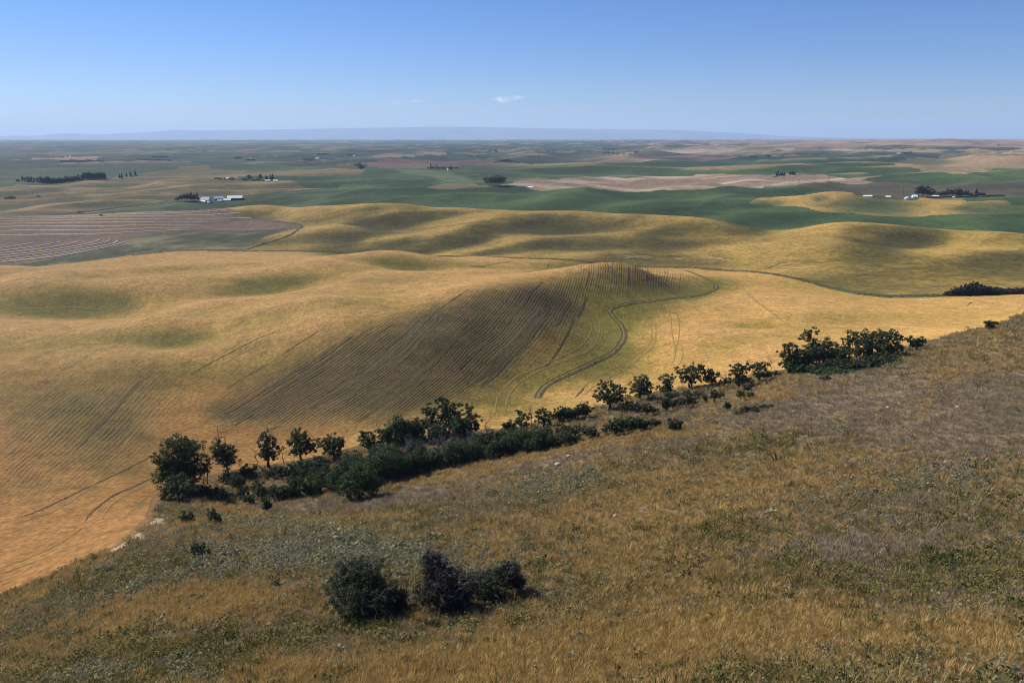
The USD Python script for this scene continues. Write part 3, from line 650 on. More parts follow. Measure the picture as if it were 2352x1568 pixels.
def flat_mat(name, c0, c1, scale=1.0, rough=.9):
    return usdkit.material(stage, f'/World/Looks/{name}', {'g': ('geometry', {}), 'n': ('noise_texture', {'scale': scale, 'detail': 3.0}), 'r': ('rgb_ramp', {'ramp': [(.3, c0), (.7, c1)]}), 'p': ('principled_bsdf', {'roughness': rough, 'specular_ior_level': .15})},
                           [('g.position', 'n.vector'), ('n.fac', 'r.fac'), ('r.color', 'p.base_color')], surface='p.BSDF')
M_TRACK = flat_mat('bent_crop', (.036, .030, .013), (.085, .064, .024), 1.5)
M_FAINT = flat_mat('thin_crop', (.15, .105, .034), (.22, .15, .046), 1.2)
M_DITCH = flat_mat('ditch_grass', (.07, .062, .022), (.17, .125, .045), .8)
M_BED = flat_mat('ditch_bed_grass', (.085, .075, .027), (.17, .135, .045), .9)
M_DARKD = flat_mat('ditch_dark_weeds', (.030, .030, .013), (.07, .058, .022), .8)  # the dark weeds' own colour
M_WIND = flat_mat('windrow_straw', (.38, .285, .165), (.62, .49, .30), .5)
M_PALE = flat_mat('pale_chaff', (.25, .21, .11), (.38, .32, .18), .8)
M_ROAD = flat_mat('worn_road', (.14, .14, .14), (.20, .20, .205), .3)
M_DIRT = flat_mat('furrow_soil', (.10, .048, .022), (.19, .10, .038), 1.0)
M_GRAVEL = flat_mat('pale_gravel', (.30, .25, .19), (.40, .34, .26), .5)

def child(parent, name, v, f, mat):
    parent = parent if isinstance(parent, str) else str(parent.GetPath())
    key = parent + '/' + name
    n = USED.get(key, -1) + 1; USED[key] = n
    return put_mesh(f'{parent}/{name}' + ('' if n == 0 else f'_{n:03d}'), v, f, mat)

Z6 = lambda p: ZD(1050, 600, 750, p)
Z7 = lambda p: ZD(0, 850, 450, p, 1176)
Z5 = lambda p: ZD(450, 640, 700, p)
flatp = lambda w, up=.05: [(-w / 2, up), (w / 2, up)]
# the winding ditch: two dark shoulders with rough grass between
DITCH = Z6([(1960, 190), (2030, 215), (2120, 255), (2190, 300), (2195, 320), (2150, 350), (2050, 380), (1800, 410), (1500, 448), (1420, 470), (1375, 500), (1400, 540), (1470, 620), (1488, 690), (1460, 750), (1400, 815), (1250, 895), (1050, 985), (930, 1045), (865, 1095), (825, 1165)])
line = sight(smooth_line(DITCH, 5))
x = UsdGeom.Xform.Define(stage, '/World/field_ditch').GetPrim(); tag(x, 'winding grassy ditch curling in an S through the near wheat', 'ditch', kind='structure')
for off, mat, nm, w in ((-.72, M_TRACK, 'dark_shoulder', .72), (.78, M_TRACK, 'dark_shoulder', .6), (0, M_BED, 'grass_bed', .95)):
    P = line[:, :2]; tn = np.gradient(P, axis=0); tn /= np.linalg.norm(tn, axis=1, keepdims=True)
    L2 = P + np.stack([-tn[:, 1], tn[:, 0]], 1) * off
    v, f = strip(L2, [(-w / 2, .05), (0, .05 if nm != 'grass_bed' else .16), (w / 2, .05)], .22, 3 + int(off))
    child('/World/field_ditch', nm, v, f, mat)
VD = [(562, 582), (640, 583), (720, 583), (850, 581), (933, 580), (1059, 591), (1167, 596.5), (1257, 599), (1343, 607), (1440, 612), (1501, 614.5), (1566, 619), (1640, 625), (1721, 632), (1800, 638), (1865, 646), (1930, 660), (1991, 674), (2045, 679), (2171, 679), (2270, 677), (2380, 674)]
def valley_pts(us, shift):
    a = (np.asarray(us) - CU) / F
    y = np.exp(np.interp(a, valley_a, valley_b)) + shift
    return np.stack([a * y, y], 1)
us = np.linspace(300, 2420, 420)
x = UsdGeom.Xform.Define(stage, '/World/valley_ditch').GetPrim(); tag(x, 'dark weedy ditch along the valley floor between the two wheat ranges', 'ditch', kind='structure')
for sh, w, mat, nm, up in ((0, 2.6, M_DARKD, 'weed_strip', .25), (-3.2, 1.6, M_DITCH, 'grass_verge', .10), (3.4, 1.0, M_TRACK, 'dark_shoulder', .06)):
    v, f = strip(valley_pts(us, sh), [(-w / 2, .05), (0, up), (w / 2, .05)], .3, 9)
    child('/World/valley_ditch', nm, v, f, mat)
us = np.linspace(1930, 2180, 60)
v, f = strip(valley_pts(us, 2.0), [(-3.0, .05), (-1, .6), (1.2, .7), (3.0, .05)], .12, 10)
child('/World/valley_ditch', 'tall_weeds', v, f, flat_mat('tall_weeds', (.035, .045, .018), (.075, .085, .03), .8))

TRACKS = [
    (.55, M_FAINT, Z6([(1225, 545), (1240, 620), (1210, 700), (1150, 770), (1000, 850), (800, 940), (650, 1010), (560, 1100), (510, 1180), (500, 1290)])),
    (.55, M_FAINT, Z6([(1270, 560), (1300, 620), (1290, 690), (1240, 770), (1100, 850), (900, 930), (740, 1010), (640, 1090), (590, 1180), (570, 1310)])),
    (.4, M_FAINT, Z6([(1240, 480), (1290, 570), (1320, 650), (1300, 720), (1230, 790), (1100, 870)])),
    (.5, M_FAINT, Z6([(1560, 500), (1640, 560), (1700, 650), (1690, 740), (1620, 810), (1400, 940), (1200, 1060), (1110, 1160)])),
    (.5, M_FAINT, Z6([(1640, 530), (1730, 640), (1720, 740), (1600, 860), (1480, 950), (1250, 1080), (1180, 1140)])),
    (.55, M_TRACK, Z6([(1180, 1090), (1110, 1160)])),
    (.35, M_FAINT, Z6([(1840, 510), (1850, 640), (1860, 720), (1880, 790), (1850, 900)])), (.35, M_FAINT, Z6([(1880, 500), (1910, 640), (1890, 760), (1860, 830)])),
    (.35, M_FAINT, Z6([(1920, 760), (1935, 820), (1905, 910)])),
    (.55, M_TRACK, [(1444, 609), (1444, 636), (1444, 658)]), (.35, M_TRACK, [(1487, 613), (1487, 650)]), (.35, M_TRACK, [(1527, 622), (1535, 650)]), (.5, M_TRACK, Z6([(1225, 195), (1190, 310), (1165, 400)])), (.35, M_FAINT, Z6([(1215, 280), (1170, 380), (1140, 470)])),
    (.45, M_TRACK, Z6([(920, 122), (893, 172)])), (.35, M_TRACK, Z6([(1590, 268), (1700, 255), (1790, 235)])),
    (.55, M_TRACK, Z6([(865, 275), (800, 335), (740, 400), (650, 510), (560, 620), (420, 740), (280, 860)])), (.55, M_TRACK, Z6([(640, 520), (560, 600), (480, 680)])),
    (.55, M_TRACK, Z6([(400, 475), (310, 570), (230, 650)])), (.45, M_TRACK, Z6([(910, 465), (830, 600), (740, 760), (600, 880), (460, 960)])), (.4, M_TRACK, Z6([(1100, 560), (1040, 700), (960, 830), (870, 950)])), (.4, M_TRACK, Z6([(330, 960), (270, 1070)])),
    (.5, M_TRACK, Z5([(2330, 228), (2200, 310), (2050, 420), (1950, 520), (1880, 590), (1720, 720)])), (.45, M_TRACK, Z5([(1100, 568), (1000, 630), (880, 705), (825, 745)])),
    (.45, M_TRACK, Z5([(790, 558), (620, 620), (500, 680), (360, 750), (250, 810), (150, 862), (55, 918)])), (.4, M_FAINT, Z5([(690, 640), (480, 745), (300, 850)])), (.3, M_FAINT, Z5([(480, 500), (390, 540), (310, 582)])),
    (.7, M_DARKD, Z5([(1460, 870), (1380, 915), (1300, 970), (1180, 1060), (1080, 1125)])), (.5, M_TRACK, Z5([(1640, 745), (1560, 805), (1480, 870)])), (.5, M_TRACK, Z5([(1340, 735), (1240, 800), (1140, 875)])), (.45, M_TRACK, Z5([(1700, 880), (1520, 1010), (1320, 1135)])), (.35, M_TRACK, Z5([(1470, 1010), (1400, 1070), (1310, 1140)])),
    (.4, M_TRACK, Z5([(700, 830), (520, 930), (340, 1045)])), (.35, M_TRACK, Z5([(2030, 880), (1950, 980), (1860, 1060), (1770, 1150)])),
    (.55, M_TRACK, Z7([(935, 190), (880, 225), (780, 335), (690, 435), (610, 515), (540, 590), (490, 645)])), (.35, M_FAINT, Z7([(490, 645), (440, 690), (390, 740), (300, 830)])),
    (.3, M_FAINT, Z7([(1045, 310), (960, 390), (860, 490), (760, 600)])), (.3, M_FAINT, Z7([(830, 180), (740, 240), (640, 350), (540, 440)])), (.28, M_FAINT, Z7([(480, 165), (400, 210), (250, 330), (100, 420)])), (.28, M_FAINT, Z7([(420, 215), (300, 290), (150, 420)])),
    (.28, M_FAINT, Z7([(960, 400), (840, 560), (740, 680), (600, 820)])), (.26, M_FAINT, Z7([(0, 880), (150, 770), (350, 640), (460, 560)])),
    (.35, M_TRACK, Z7([(980, 680), (830, 760), (640, 850), (520, 905), (430, 950), (280, 1020), (130, 1080)])), (.3, M_FAINT, Z7([(700, 790), (560, 900), (430, 990), (290, 1060), (60, 1120)])),
    (.35, M_TRACK, Z7([(980, 820), (860, 880), (720, 940), (640, 1000), (580, 1050), (540, 1110)])), (.3, M_FAINT, Z7([(985, 850), (800, 940), (700, 1010), (650, 1095)])), (.22, M_TRACK, Z7([(575, 990), (525, 1000)])),
    (.25, M_FAINT, Z7([(520, 1150), (350, 1260), (200, 1330), (0, 1400)])), (.25, M_FAINT, Z7([(430, 1280), (250, 1350), (0, 1440)])),
    *[(.2, M_FAINT, Z7([(880 + 18 * k, 985 - 12 * k), (830 + 20 * k, 1035 - 10 * k), (800 + 22 * k, 1085 - 12 * k)])) for k in range(5)],
    (.4, M_FAINT, ZD(1600, 280, 900, [(570, 1120), (640, 1190), (720, 1240), (800, 1300)])), (.35, M_FAINT, ZD(1600, 700, 900, [(590, 30), (690, 130), (800, 210), (900, 280)])),
    (.5, M_TRACK, ZD(1600, 700, 900, [(1990, 120), (2025, 98), (2120, 100), (2200, 104)])), (.35, M_FAINT, ZD(1600, 700, 900, [(2352, 110), (2310, 150)])),
    (.5, M_FAINT, ZD(1600, 280, 900, [(380, 1030), (500, 1060), (525, 1095), (480, 1130)])),
    (.7, M_DARKD, Z6([(300, 160), (360, 155), (430, 150), (520, 135), (590, 124), (632, 112)])), (1.2, M_DARKD, Z6([(305, 163), (380, 163), (430, 157)])),
    (.6, M_FAINT, [(0, 709), (110, 707), (190, 705), (206, 712)]), (.6, M_TRACK, ZD(0, 580, 900, [(540, 458), (570, 465), (640, 470)])),
]
for w, mat, pts in TRACKS:
    w *= 1.25 if mat is M_TRACK else 1.0
    v, f = strip(sight(smooth_line(pts, 5)), [(-w / 2, .05), (0, .06), (w / 2, .05)], .25, len(pts), True)
    child('/World/wheat_field', 'wheel_track', v, f, mat)
# bold uneven gaps where whole drill rows are missing, running with the rows down the slope
rt = np.random.default_rng(17)
tb = np.linspace(math.log(188), math.log(345), 70); ta = np.linspace(-.44, .16, 260)
tA, tB = np.meshgrid(ta, tb, indexing='ij')
tR = rrbf(np.stack([tA.ravel(), tB.ravel()], 1)).reshape(tA.shape)
for k in sorted(rt.uniform(-4, 66, 34)):
    pts = []
    for j in range(len(tb)):
        d = tR[:, j] - k; c = np.nonzero(d[:-1] * d[1:] < 0)[0]
        if len(c) == 1:
            a = ta[c[0]] + (ta[1] - ta[0]) * d[c[0]] / (d[c[0]] - d[c[0] + 1])
            if shapely.contains_xy(rows_poly, a, tb[j]):
                pts.append((a * math.exp(tb[j]), math.exp(tb[j])))
    if len(pts) < 12:
        continue
    i0 = int(rt.integers(0, len(pts) // 2)); n = int(rt.integers(8, max(9, int(.75 * len(pts)))))
    pts = np.array(pts[i0:i0 + n]); w = rt.uniform(.45, 1.15)
    if len(pts) < 6 or np.linalg.norm(np.diff(pts, axis=0), axis=1).max() > 15:
        continue
    v, f = strip(pts, [(-w / 2, .05), (0, .06), (w / 2, .05)], .35, int(k * 7) + 50, True)
    child('/World/wheat_field', 'wheel_track', v, f, M_TRACK if rt.random() < .7 else M_DARKD)
Z12 = lambda p: ZD(800, 280, 900, p); Z13 = lambda p: ZD(1600, 280, 900, p)
for w, mat, pts in [(1.0, M_TRACK, Z12([(580, 745), (700, 718), (850, 698), (1000, 680), (1120, 660)])), (.8, M_PALE, Z12([(600, 752), (760, 722), (900, 700)])), (1.3, M_DARKD, Z12([(300, 780), (380, 775), (450, 768)])), (.8, M_TRACK, Z12([(390, 815), (450, 820), (520, 824)])),
                    (.8, M_TRACK, Z12([(1180, 880), (1220, 876), (1270, 878)])), (.8, M_TRACK, Z12([(1560, 906), (1630, 908)])), (.6, M_TRACK, Z12([(1740, 902), (1815, 896)])),
                    (.9, M_TRACK, Z13([(700, 985), (760, 962), (820, 940)])), (.6, M_TRACK, Z13([(770, 980), (940, 988)])), (.8, M_TRACK, Z13([(870, 935), (960, 938), (1080, 950)])), (1.0, M_PALE, Z13([(890, 945), (960, 948)])), (.7, M_TRACK, Z13([(840, 955), (960, 964)])),
                    (.7, M_TRACK, Z13([(1270, 1003), (1330, 992)])), (.7, M_TRACK, Z13([(1270, 1035), (1340, 1020), (1430, 1026)])), (.6, M_PALE, Z13([(1300, 1035), (1400, 1032)])), (.8, M_TRACK, Z13([(1650, 1092), (1750, 1096), (1900, 1095)])), (.7, M_PALE, Z13([(1660, 1098), (1800, 1100)])), (.7, M_TRACK, Z13([(2060, 1082), (2200, 1080)])),
                    (1.1, M_PALE, Z13([(310, 900), (380, 912), (440, 925), (490, 932)])), (1.1, M_PALE, Z13([(300, 960), (400, 968)])), (1.1, M_PALE, Z13([(120, 912), (160, 918), (185, 912)])), (.6, M_TRACK, Z13([(50, 897), (130, 902), (180, 905)])), (.5, M_PALE, Z13([(1560, 1056), (1600, 1050)])),
                    (1.0, M_PALE, Z12([(1880, 905), (1950, 898), (2020, 902), (2080, 910)])), (1.0, M_PALE, Z12([(1890, 915), (1970, 908), (2060, 918)])), (.6, M_TRACK, Z12([(1870, 898), (1960, 892), (2090, 906)])), (.6, M_TRACK, Z12([(1930, 920), (2040, 915)])), (.9, M_PALE, Z12([(2180, 915), (2260, 922)])), (.5, M_TRACK, Z12([(2140, 900), (2270, 908)]))]:
    v, f = strip(sight(smooth_line(pts, 4)), [(-w / 2, .05), (0, .08), (w / 2, .05)], .4, len(pts) + 1, True)
    child('/World/wheat_field_001', 'bent_strip', v, f, mat)
# windrows of the mown field
Z8 = lambda p: ZD(0, 340, 500, p)
top = np.array([(-300, 930), (0, 905), (300, 872), (600, 858), (900, 866), (1150, 898), (1400, 908), (1700, 894), (2000, 884), (2352, 889), (2700, 905), (3000, 935), (3320, 985)], float)
bot = np.array([(-300, 1150), (0, 1085), (150, 1042), (400, 1020), (800, 992), (1200, 986), (1600, 986), (2000, 972), (2352, 966), (2700, 962), (3000, 978), (3360, 1000)], float)
W = []
def cut_plan(u, y):
    return np.stack([(np.asarray(u) - CU) / F * y, y], 1)
uu = np.linspace(-120, 660, 90)
for k in np.linspace(0.02, 1, 9):                                    # long rows following the brow of the hill
    y = 815 - 168 * k + 7 * np.sin(uu / 95 + 2.2 * k) + 10 * sstep(150, -100, uu) * -k
    m = (uu < (690 if k < .6 else 480 - 120 * (k - .6))) & (y < np.interp(uu, [440, 500, 545, 600, 640, 684], [828, 797, 762, 722, 703, 668]))
    if m.sum() < 5:
        continue
    W.append(cut_plan(uu[m], y[m]))
for pts in [[(-300, 1425), (0, 1395), (300, 1370), (700, 1345), (1000, 1310), (1200, 1285), (1350, 1250), (1450, 1220), (1400, 1180), (1360, 1150)], [(-300, 1390), (0, 1362), (400, 1332), (800, 1297), (1100, 1267), (1300, 1232), (1350, 1197), (1300, 1167), (1270, 1150)],
            [(-300, 1355), (0, 1330), (500, 1290), (900, 1252), (1150, 1212), (1265, 1187), (1230, 1162), (1190, 1145)], [(-300, 1325), (0, 1300), (400, 1275), (750, 1242), (1000, 1207), (1150, 1172), (1130, 1150), (1100, 1135)], [(-300, 1295), (0, 1270), (400, 1240), (700, 1207), (900, 1177), (1035, 1147), (1010, 1125)],
            [(-300, 1260), (0, 1235), (400, 1200), (700, 1167), (900, 1132), (880, 1110)], [(-300, 1225), (0, 1200), (400, 1162), (700, 1127), (790, 1105)], [(-300, 1190), (0, 1165), (400, 1122), (680, 1095)], [(0, 1382), (500, 1347), (900, 1312), (1200, 1272), (1400, 1225)], [(-200, 1135), (0, 1128), (300, 1110)], [(-200, 1105), (0, 1100), (220, 1080)]]:
    p = smooth_line(Z8(pts[:-2]), 4)                                 # the hooked rows below, ending at the hollow
    W.append(cut_plan(p[:, 0], np.interp(p[:, 1], [534, 545, 560, 590, 610], [652, 628, 592, 546, 519])))
for k, pts in enumerate(W):
    v, f = strip(pts, [(-.8, .02), (-.4, .5), (.35, .55), (.8, .02)], 0.0, 40 + k)
    child('/World/cut_field', 'windrow', v, f, M_WIND)
v, f = strip(sight(smooth_line([(423, 484.5), (529, 490), (595, 503), (629, 509), (679, 514), (692, 521), (684, 528), (652, 546), (600, 562), (569, 573)], 4)), [(-1.6, .04), (0, .5), (1.6, .04)], .3, 77)
child('/World/cut_field', 'weedy_margin', v, f, M_DARKD)
# lanes and roads farther off
for nm, label, segs in [
    ('farm_lane', 'dark hedged lane running from the mown field past the left farmstead', [(5, M_DARKD, .9, [(178, 488.5), (270, 478), (360, 467.5), (396, 462)]), (2.5, M_ROAD, .1, [(190, 490.5), (300, 476), (396, 463.8)]), (4.5, M_DARKD, .6, [(556, 451), (600, 447), (648, 442), (702, 438.5)])]),
    ('farm_lane', 'dark lane climbing between green fields right of the left farmstead', [(4.5, M_DARKD, .5, [(738, 435), (700, 441), (670, 449), (620, 459), (590, 465)]), (3, M_ROAD, .1, [(655, 441), (700, 435), (745, 434)])]),
    ('farm_lane', 'grey lane behind the gold fields at far left', [(4, M_DARKD, .1, [(120, 434), (190, 441), (260, 443), (320, 440), (420, 430)])]),
    ('country_road', 'short steep grey road cutting over a tan hill at far right', [(9, M_ROAD, .1, [(2239, 367), (2243, 369), (2246, 373), (2249, 380)])]),
    ('farm_lane', 'dark lane under the reddish fallow field', [(5, M_DARKD, .5, [(850, 386), (950, 389.5), (1030, 395), (1110, 409), (1150, 424)])])]:
    x = UsdGeom.Xform.Define(stage, '/World/' + numbered(nm)).GetPrim(); tag(x, label, 'road', kind='structure')
    for w, mat, up, pts in segs:
        v, f = strip(sight(smooth_line(pts, 3)), [(-w / 2, .1), (0, max(up, .12)), (w / 2, .1)], .2, 5)
        child(x, 'lane_strip', v, f, mat)
# furrow and pale verge along the lower left edge of the wheat
x = UsdGeom.Xform.Define(stage, '/World/field_margin').GetPrim(); tag(x, 'reddish double furrow edging the wheat at lower left', 'field edge', kind='structure')
FUR = Z7([(1060, 925), (1010, 960), (990, 1020), (950, 1090), (860, 1170), (740, 1260), (640, 1310), (500, 1365), (350, 1425), (150, 1510), (0, 1575), (-200, 1650)])
v, f = strip(sight(smooth_line(FUR, 5)), [(-.8, .05), (0, .10), (.8, .05)], .2, 6); child(x, 'furrow', v, f, M_DIRT)
FUR2 = Z7([(1030, 920), (975, 960), (960, 1010), (930, 1075)])
v, f = strip(sight(smooth_line(FUR2, 4)), flatp(.5, .06), .2, 7); child(x, 'furrow', v, f, M_DIRT)
PV = Z7([(1060, 1060), (1010, 1110), (950, 1160), (850, 1225), (780, 1260), (700, 1300)])
v, f = strip(sight(smooth_line(PV, 4)), [(-1.6, .03), (-.6, .07), (.6, .07), (1.3, .03)], .3, 8); child(x, 'pale_verge', v, f, flat_mat('pale_verge_soil', (.17, .13, .075), (.30, .245, .145), 1.2))
RE = [(2200, 766), (2240, 757), (2262, 753)], [(2290, 748), (2310, 740), (2335, 731), (2352, 724)]
for k, pts in enumerate(RE):
    v, f = strip(sight(smooth_line(pts, 3)), flatp(1.0, .08), .2, 9); child(x, 'furrow', v, f, M_DIRT)

# ------------------------------------------------------------------ plants
def leaf_material(name, c0, c1, trans=.35):
    return usdkit.material(stage, f'/World/Looks/{name}', {'g': ('geometry', {}), 'o': ('object_info', {}), 'r': ('rgb_ramp', {'ramp': [(0, c0), (1, c1)]}), 'd': ('principled_bsdf', {'roughness': .65, 'specular_ior_level': .25}), 't': ('translucent_bsdf', {}), 'm': ('mix_closure', {'fac': trans})},
                           [('g.random_per_island', 'r.fac'), ('r.color', 'd.base_color'), ('r.color', 't.color'), ('d.BSDF', 'm.closure1'), ('t.BSDF', 'm.closure2')], surface='m.closure')
M_LEAF = leaf_material('locust_leaf', (.042, .068, .020), (.150, .185, .050), .42)
M_LEAF2 = leaf_material('hawthorn_leaf', (.036, .052, .024), (.130, .155, .070), .3)
M_LEAF3 = leaf_material('thicket_leaf', (.038, .054, .020), (.140, .160, .056), .4)
M_LEAFB = leaf_material('fresh_leaf', (.045, .090, .028), (.085, .150, .045), .3)
M_LEAFG = leaf_material('grey_leaf', (.034, .038, .024), (.105, .112, .072), .2)
M_CONIF = leaf_material('conifer_needles', (.010, .018, .010), (.030, .045, .022), .1)
M_BARK = flat_mat('bark', (.035, .028, .022), (.075, .060, .048), 3.0)
M_DEADW = flat_mat('dead_wood', (.060, .048, .040), (.13, .108, .095), 3.0)
M_GREYW = flat_mat('grey_twigs', (.095, .085, .085), (.20, .185, .185), 3.0)

def tube(path, r0, r1, sides=5):
    p = np.asarray(path, float); n = len(p)
    t = np.gradient(p, axis=0); t /= np.linalg.norm(t, axis=1, keepdims=True) + 1e-9
    a = np.cross(t, np.where(np.abs(t[:, 2:]) < .9, [0, 0, 1.], [1., 0, 0])); a /= np.linalg.norm(a, axis=1, keepdims=True) + 1e-9
    b = np.cross(t, a); ang = np.arange(sides) * 2 * np.pi / sides
    r = np.linspace(r0, r1, n)
    v = p[:, None] + r[:, None, None] * (np.cos(ang)[None, :, None] * a[:, None] + np.sin(ang)[None, :, None] * b[:, None])
    i, j = np.meshgrid(np.arange(n - 1), np.arange(sides), indexing='ij')
    f = np.stack([i * sides + j, i * sides + (j + 1) % sides, (i + 1) * sides + (j + 1) % sides, (i + 1) * sides + j], -1).reshape(-1, 4)
    return v.reshape(-1, 3), f

def join(ms):
    V, Fc, n = [], [], 0
    for v, f in ms:
        V.append(v); Fc.append(f + n); n += len(v)
    return np.vstack(V), np.vstack(Fc)

def limb(rng, p0, p1, r0, r1, wob=.08, n=5, sides=5):
    t = np.linspace(0, 1, n)[:, None]
    L = np.linalg.norm(np.subtract(p1, p0))
    p = np.asarray(p0) * (1 - t) + np.asarray(p1) * t + rng.normal(size=(n, 3)) * wob * L * np.sin(np.pi * t)
    return tube(p, r0, r1, sides)

def leaves(rng, centres, radii, per, size):
    """leaf sprays: small bent quads scattered round each twig end"""
    C = np.repeat(centres, per, axis=0); R = np.repeat(radii, per)
    d = rng.normal(size=C.shape); d /= np.linalg.norm(d, axis=1, keepdims=True)
    P = C + d * (R * rng.random(len(C)) ** .45)[:, None] * np.array([1, 1, .72])
    n = d * .6 + rng.normal(size=P.shape) * .6 + np.array([0, 0, .5]); n /= np.linalg.norm(n, axis=1, keepdims=True)
    a = np.cross(n, rng.normal(size=P.shape)); a /= np.linalg.norm(a, axis=1, keepdims=True); b = np.cross(n, a)
    s = size * (.6 + .8 * rng.random(len(P)))[:, None]
    v = np.stack([P - a * s * .5, P - b * s * .32 + n * s * .08, P + a * s * .5, P + b * s * .32 - n * s * .06], 1).reshape(-1, 3)
    return v, np.arange(len(v)).reshape(-1, 4)

def dead_twigs(rng, p, direction, length, r, depth, out):
    """a bare branch forking into crooked twigs"""
    d = np.asarray(direction, float); d /= np.linalg.norm(d)
    pts = [np.asarray(p, float)]
    for k in range(4):
        d = d + rng.normal(size=3) * .28 + np.array([0, 0, .05]); d /= np.linalg.norm(d)
        pts.append(pts[-1] + d * length / 4)
    out.append(tube(pts, r, r * .45, 4 if depth else 3))
    if depth > 0:
        for k in range(rng.integers(2, 4)):
            q = pts[rng.integers(2, 5)]
            dead_twigs(rng, q, d + rng.normal(size=3) * .75, length * rng.uniform(.45, .75), r * .5, depth - 1, out)

def place(u, v, dig=.12):
    p = sight([(u, v)])[0]
    p[2] = p[2] - dig
    return p, p[1] / math.cos(PITCH) * 1.0 / F * 1.0

def m_per_px(p):
    d = p - np.array([0, 0, CAM_Z])
    return (d[1] * math.cos(PITCH) - d[2] * math.sin(PITCH)) / F

def tree(name, label, cat, u, v, hpx, wpx, clumps, seed, leafm=M_LEAF, trunks=1, lean=0.0, bare=0, group=None, dens=1.0, crown_name='crown', wood=M_BARK, proto=None):
    """clumps: (across, up, half width, half height) as shares of the crown's width and the tree's height"""
    rng = np.random.default_rng(seed)
    p, _ = place(u, v); s = m_per_px(p); H, Wd = hpx * s, wpx * s
    root = UsdGeom.Xform.Define(stage, '/World/' + numbered(name)); root.AddTranslateOp().Set(Gf.Vec3d(*p)); pr = root.GetPrim()
    tag(pr, label, cat, group)
    if proto is not None and proto in SHRUBS:
        src, W0, H0 = SHRUBS[proto]
        pr.GetReferences().AddInternalReference(src); pr.SetInstanceable(True); root.ClearXformOpOrder()
        root.AddTranslateOp().Set(Gf.Vec3d(*p)); root.AddRotateZOp().Set(float(rng.choice([0.0, 25.0, -25.0, 180.0]))); root.AddScaleOp().Set(Gf.Vec3f(Wd / W0, Wd / W0, H / H0))
        tag(pr, label, cat, group)
        return pr
    if proto is not None:
        SHRUBS[proto] = (pr.GetPath(), Wd, H)
    px = s * F / 796.0
    leaf = float(np.clip(1.65 * px, .15, .5))
    wood_m, cen, rad = [], [], []
    fork = []
    for k in range(trunks):
        b = np.array([rng.uniform(-.5, .5) * .12 * Wd * (trunks > 1), rng.uniform(-.1, .1) * Wd * (trunks > 1), 0])
        top = np.array([lean * Wd + rng.uniform(-.1, .1) * Wd, rng.uniform(-.06, .06) * Wd, H * rng.uniform(.34, .46)])
        r0 = .022 * H + .05
        wood_m.append(limb(rng, b - [0, 0, .3], top, r0, r0 * .7, .05, 6, 6)); fork.append((top, r0 * .7))
    if name == 'locust_tree':
        clumps = clumps + [(-.12, .36, .26, .12), (.14, .30, .24, .10)]
    for (cx, cz, rx, rz) in clumps:
        c = np.array([cx * Wd, rng.uniform(-.18, .18) * Wd, cz * H]); rx, rz = rx * Wd * 1.26, rz * H * 1.2
        ftop, fr = min(fork, key=lambda t: np.linalg.norm(t[0] - c))
        if c[2] > .45 * H:
            wood_m.append(limb(rng, ftop, c, fr * .75, fr * .3, .09, 6, 5))
        ns = int(np.clip(rx * rz / leaf ** 2 * 1.25, 10, 95))
        for j in range(ns):
            d = rng.normal(size=3); d /= np.linalg.norm(d); d *= rng.random() ** .4
            e = c + d * np.array([rx, rx * .85, rz])
            if j % 3 == 0:
                wood_m.append(limb(rng, c + (e - c) * .1, e, fr * .26, fr * .1, .1, 4, 3))
            cen.append(e); rad.append(max(.34 * min(rx, rz), leaf * 1.2) * rng.uniform(.7, 1.25))
    for k in range(bare):
        ftop, fr = fork[k % len(fork)]
        c = clumps[rng.integers(len(clumps))]
        st = np.array([c[0] * Wd, 0, c[1] * H])
        dead_twigs(rng, st, [rng.uniform(-.5, .5), rng.uniform(-.3, .3), 1.0], H * rng.uniform(.25, .42), .085, 3, wood_m)
    v_, f_ = join(wood_m); child(pr, 'trunk', v_, f_, wood)
    if cen:
        per = int(np.clip(22 * dens, 6, 40))
        v_, f_ = leaves(rng, np.array(cen), np.array(rad), per, leaf); child(pr, crown_name, v_, f_, leafm)
    return pr

SHRUBS = {}
ORD = ['first', 'second', 'third', 'fourth', 'fifth', 'sixth', 'seventh', 'eighth', 'ninth', 'tenth', 'eleventh', 'twelfth']
def nth(k):
    return ORD[k] if k < 12 else f"{k + 1}{'st' if (k + 1) % 10 == 1 and k != 10 else 'nd' if (k + 1) % 10 == 2 and k != 11 else 'rd' if (k + 1) % 10 == 3 and k != 12 else 'th'}"

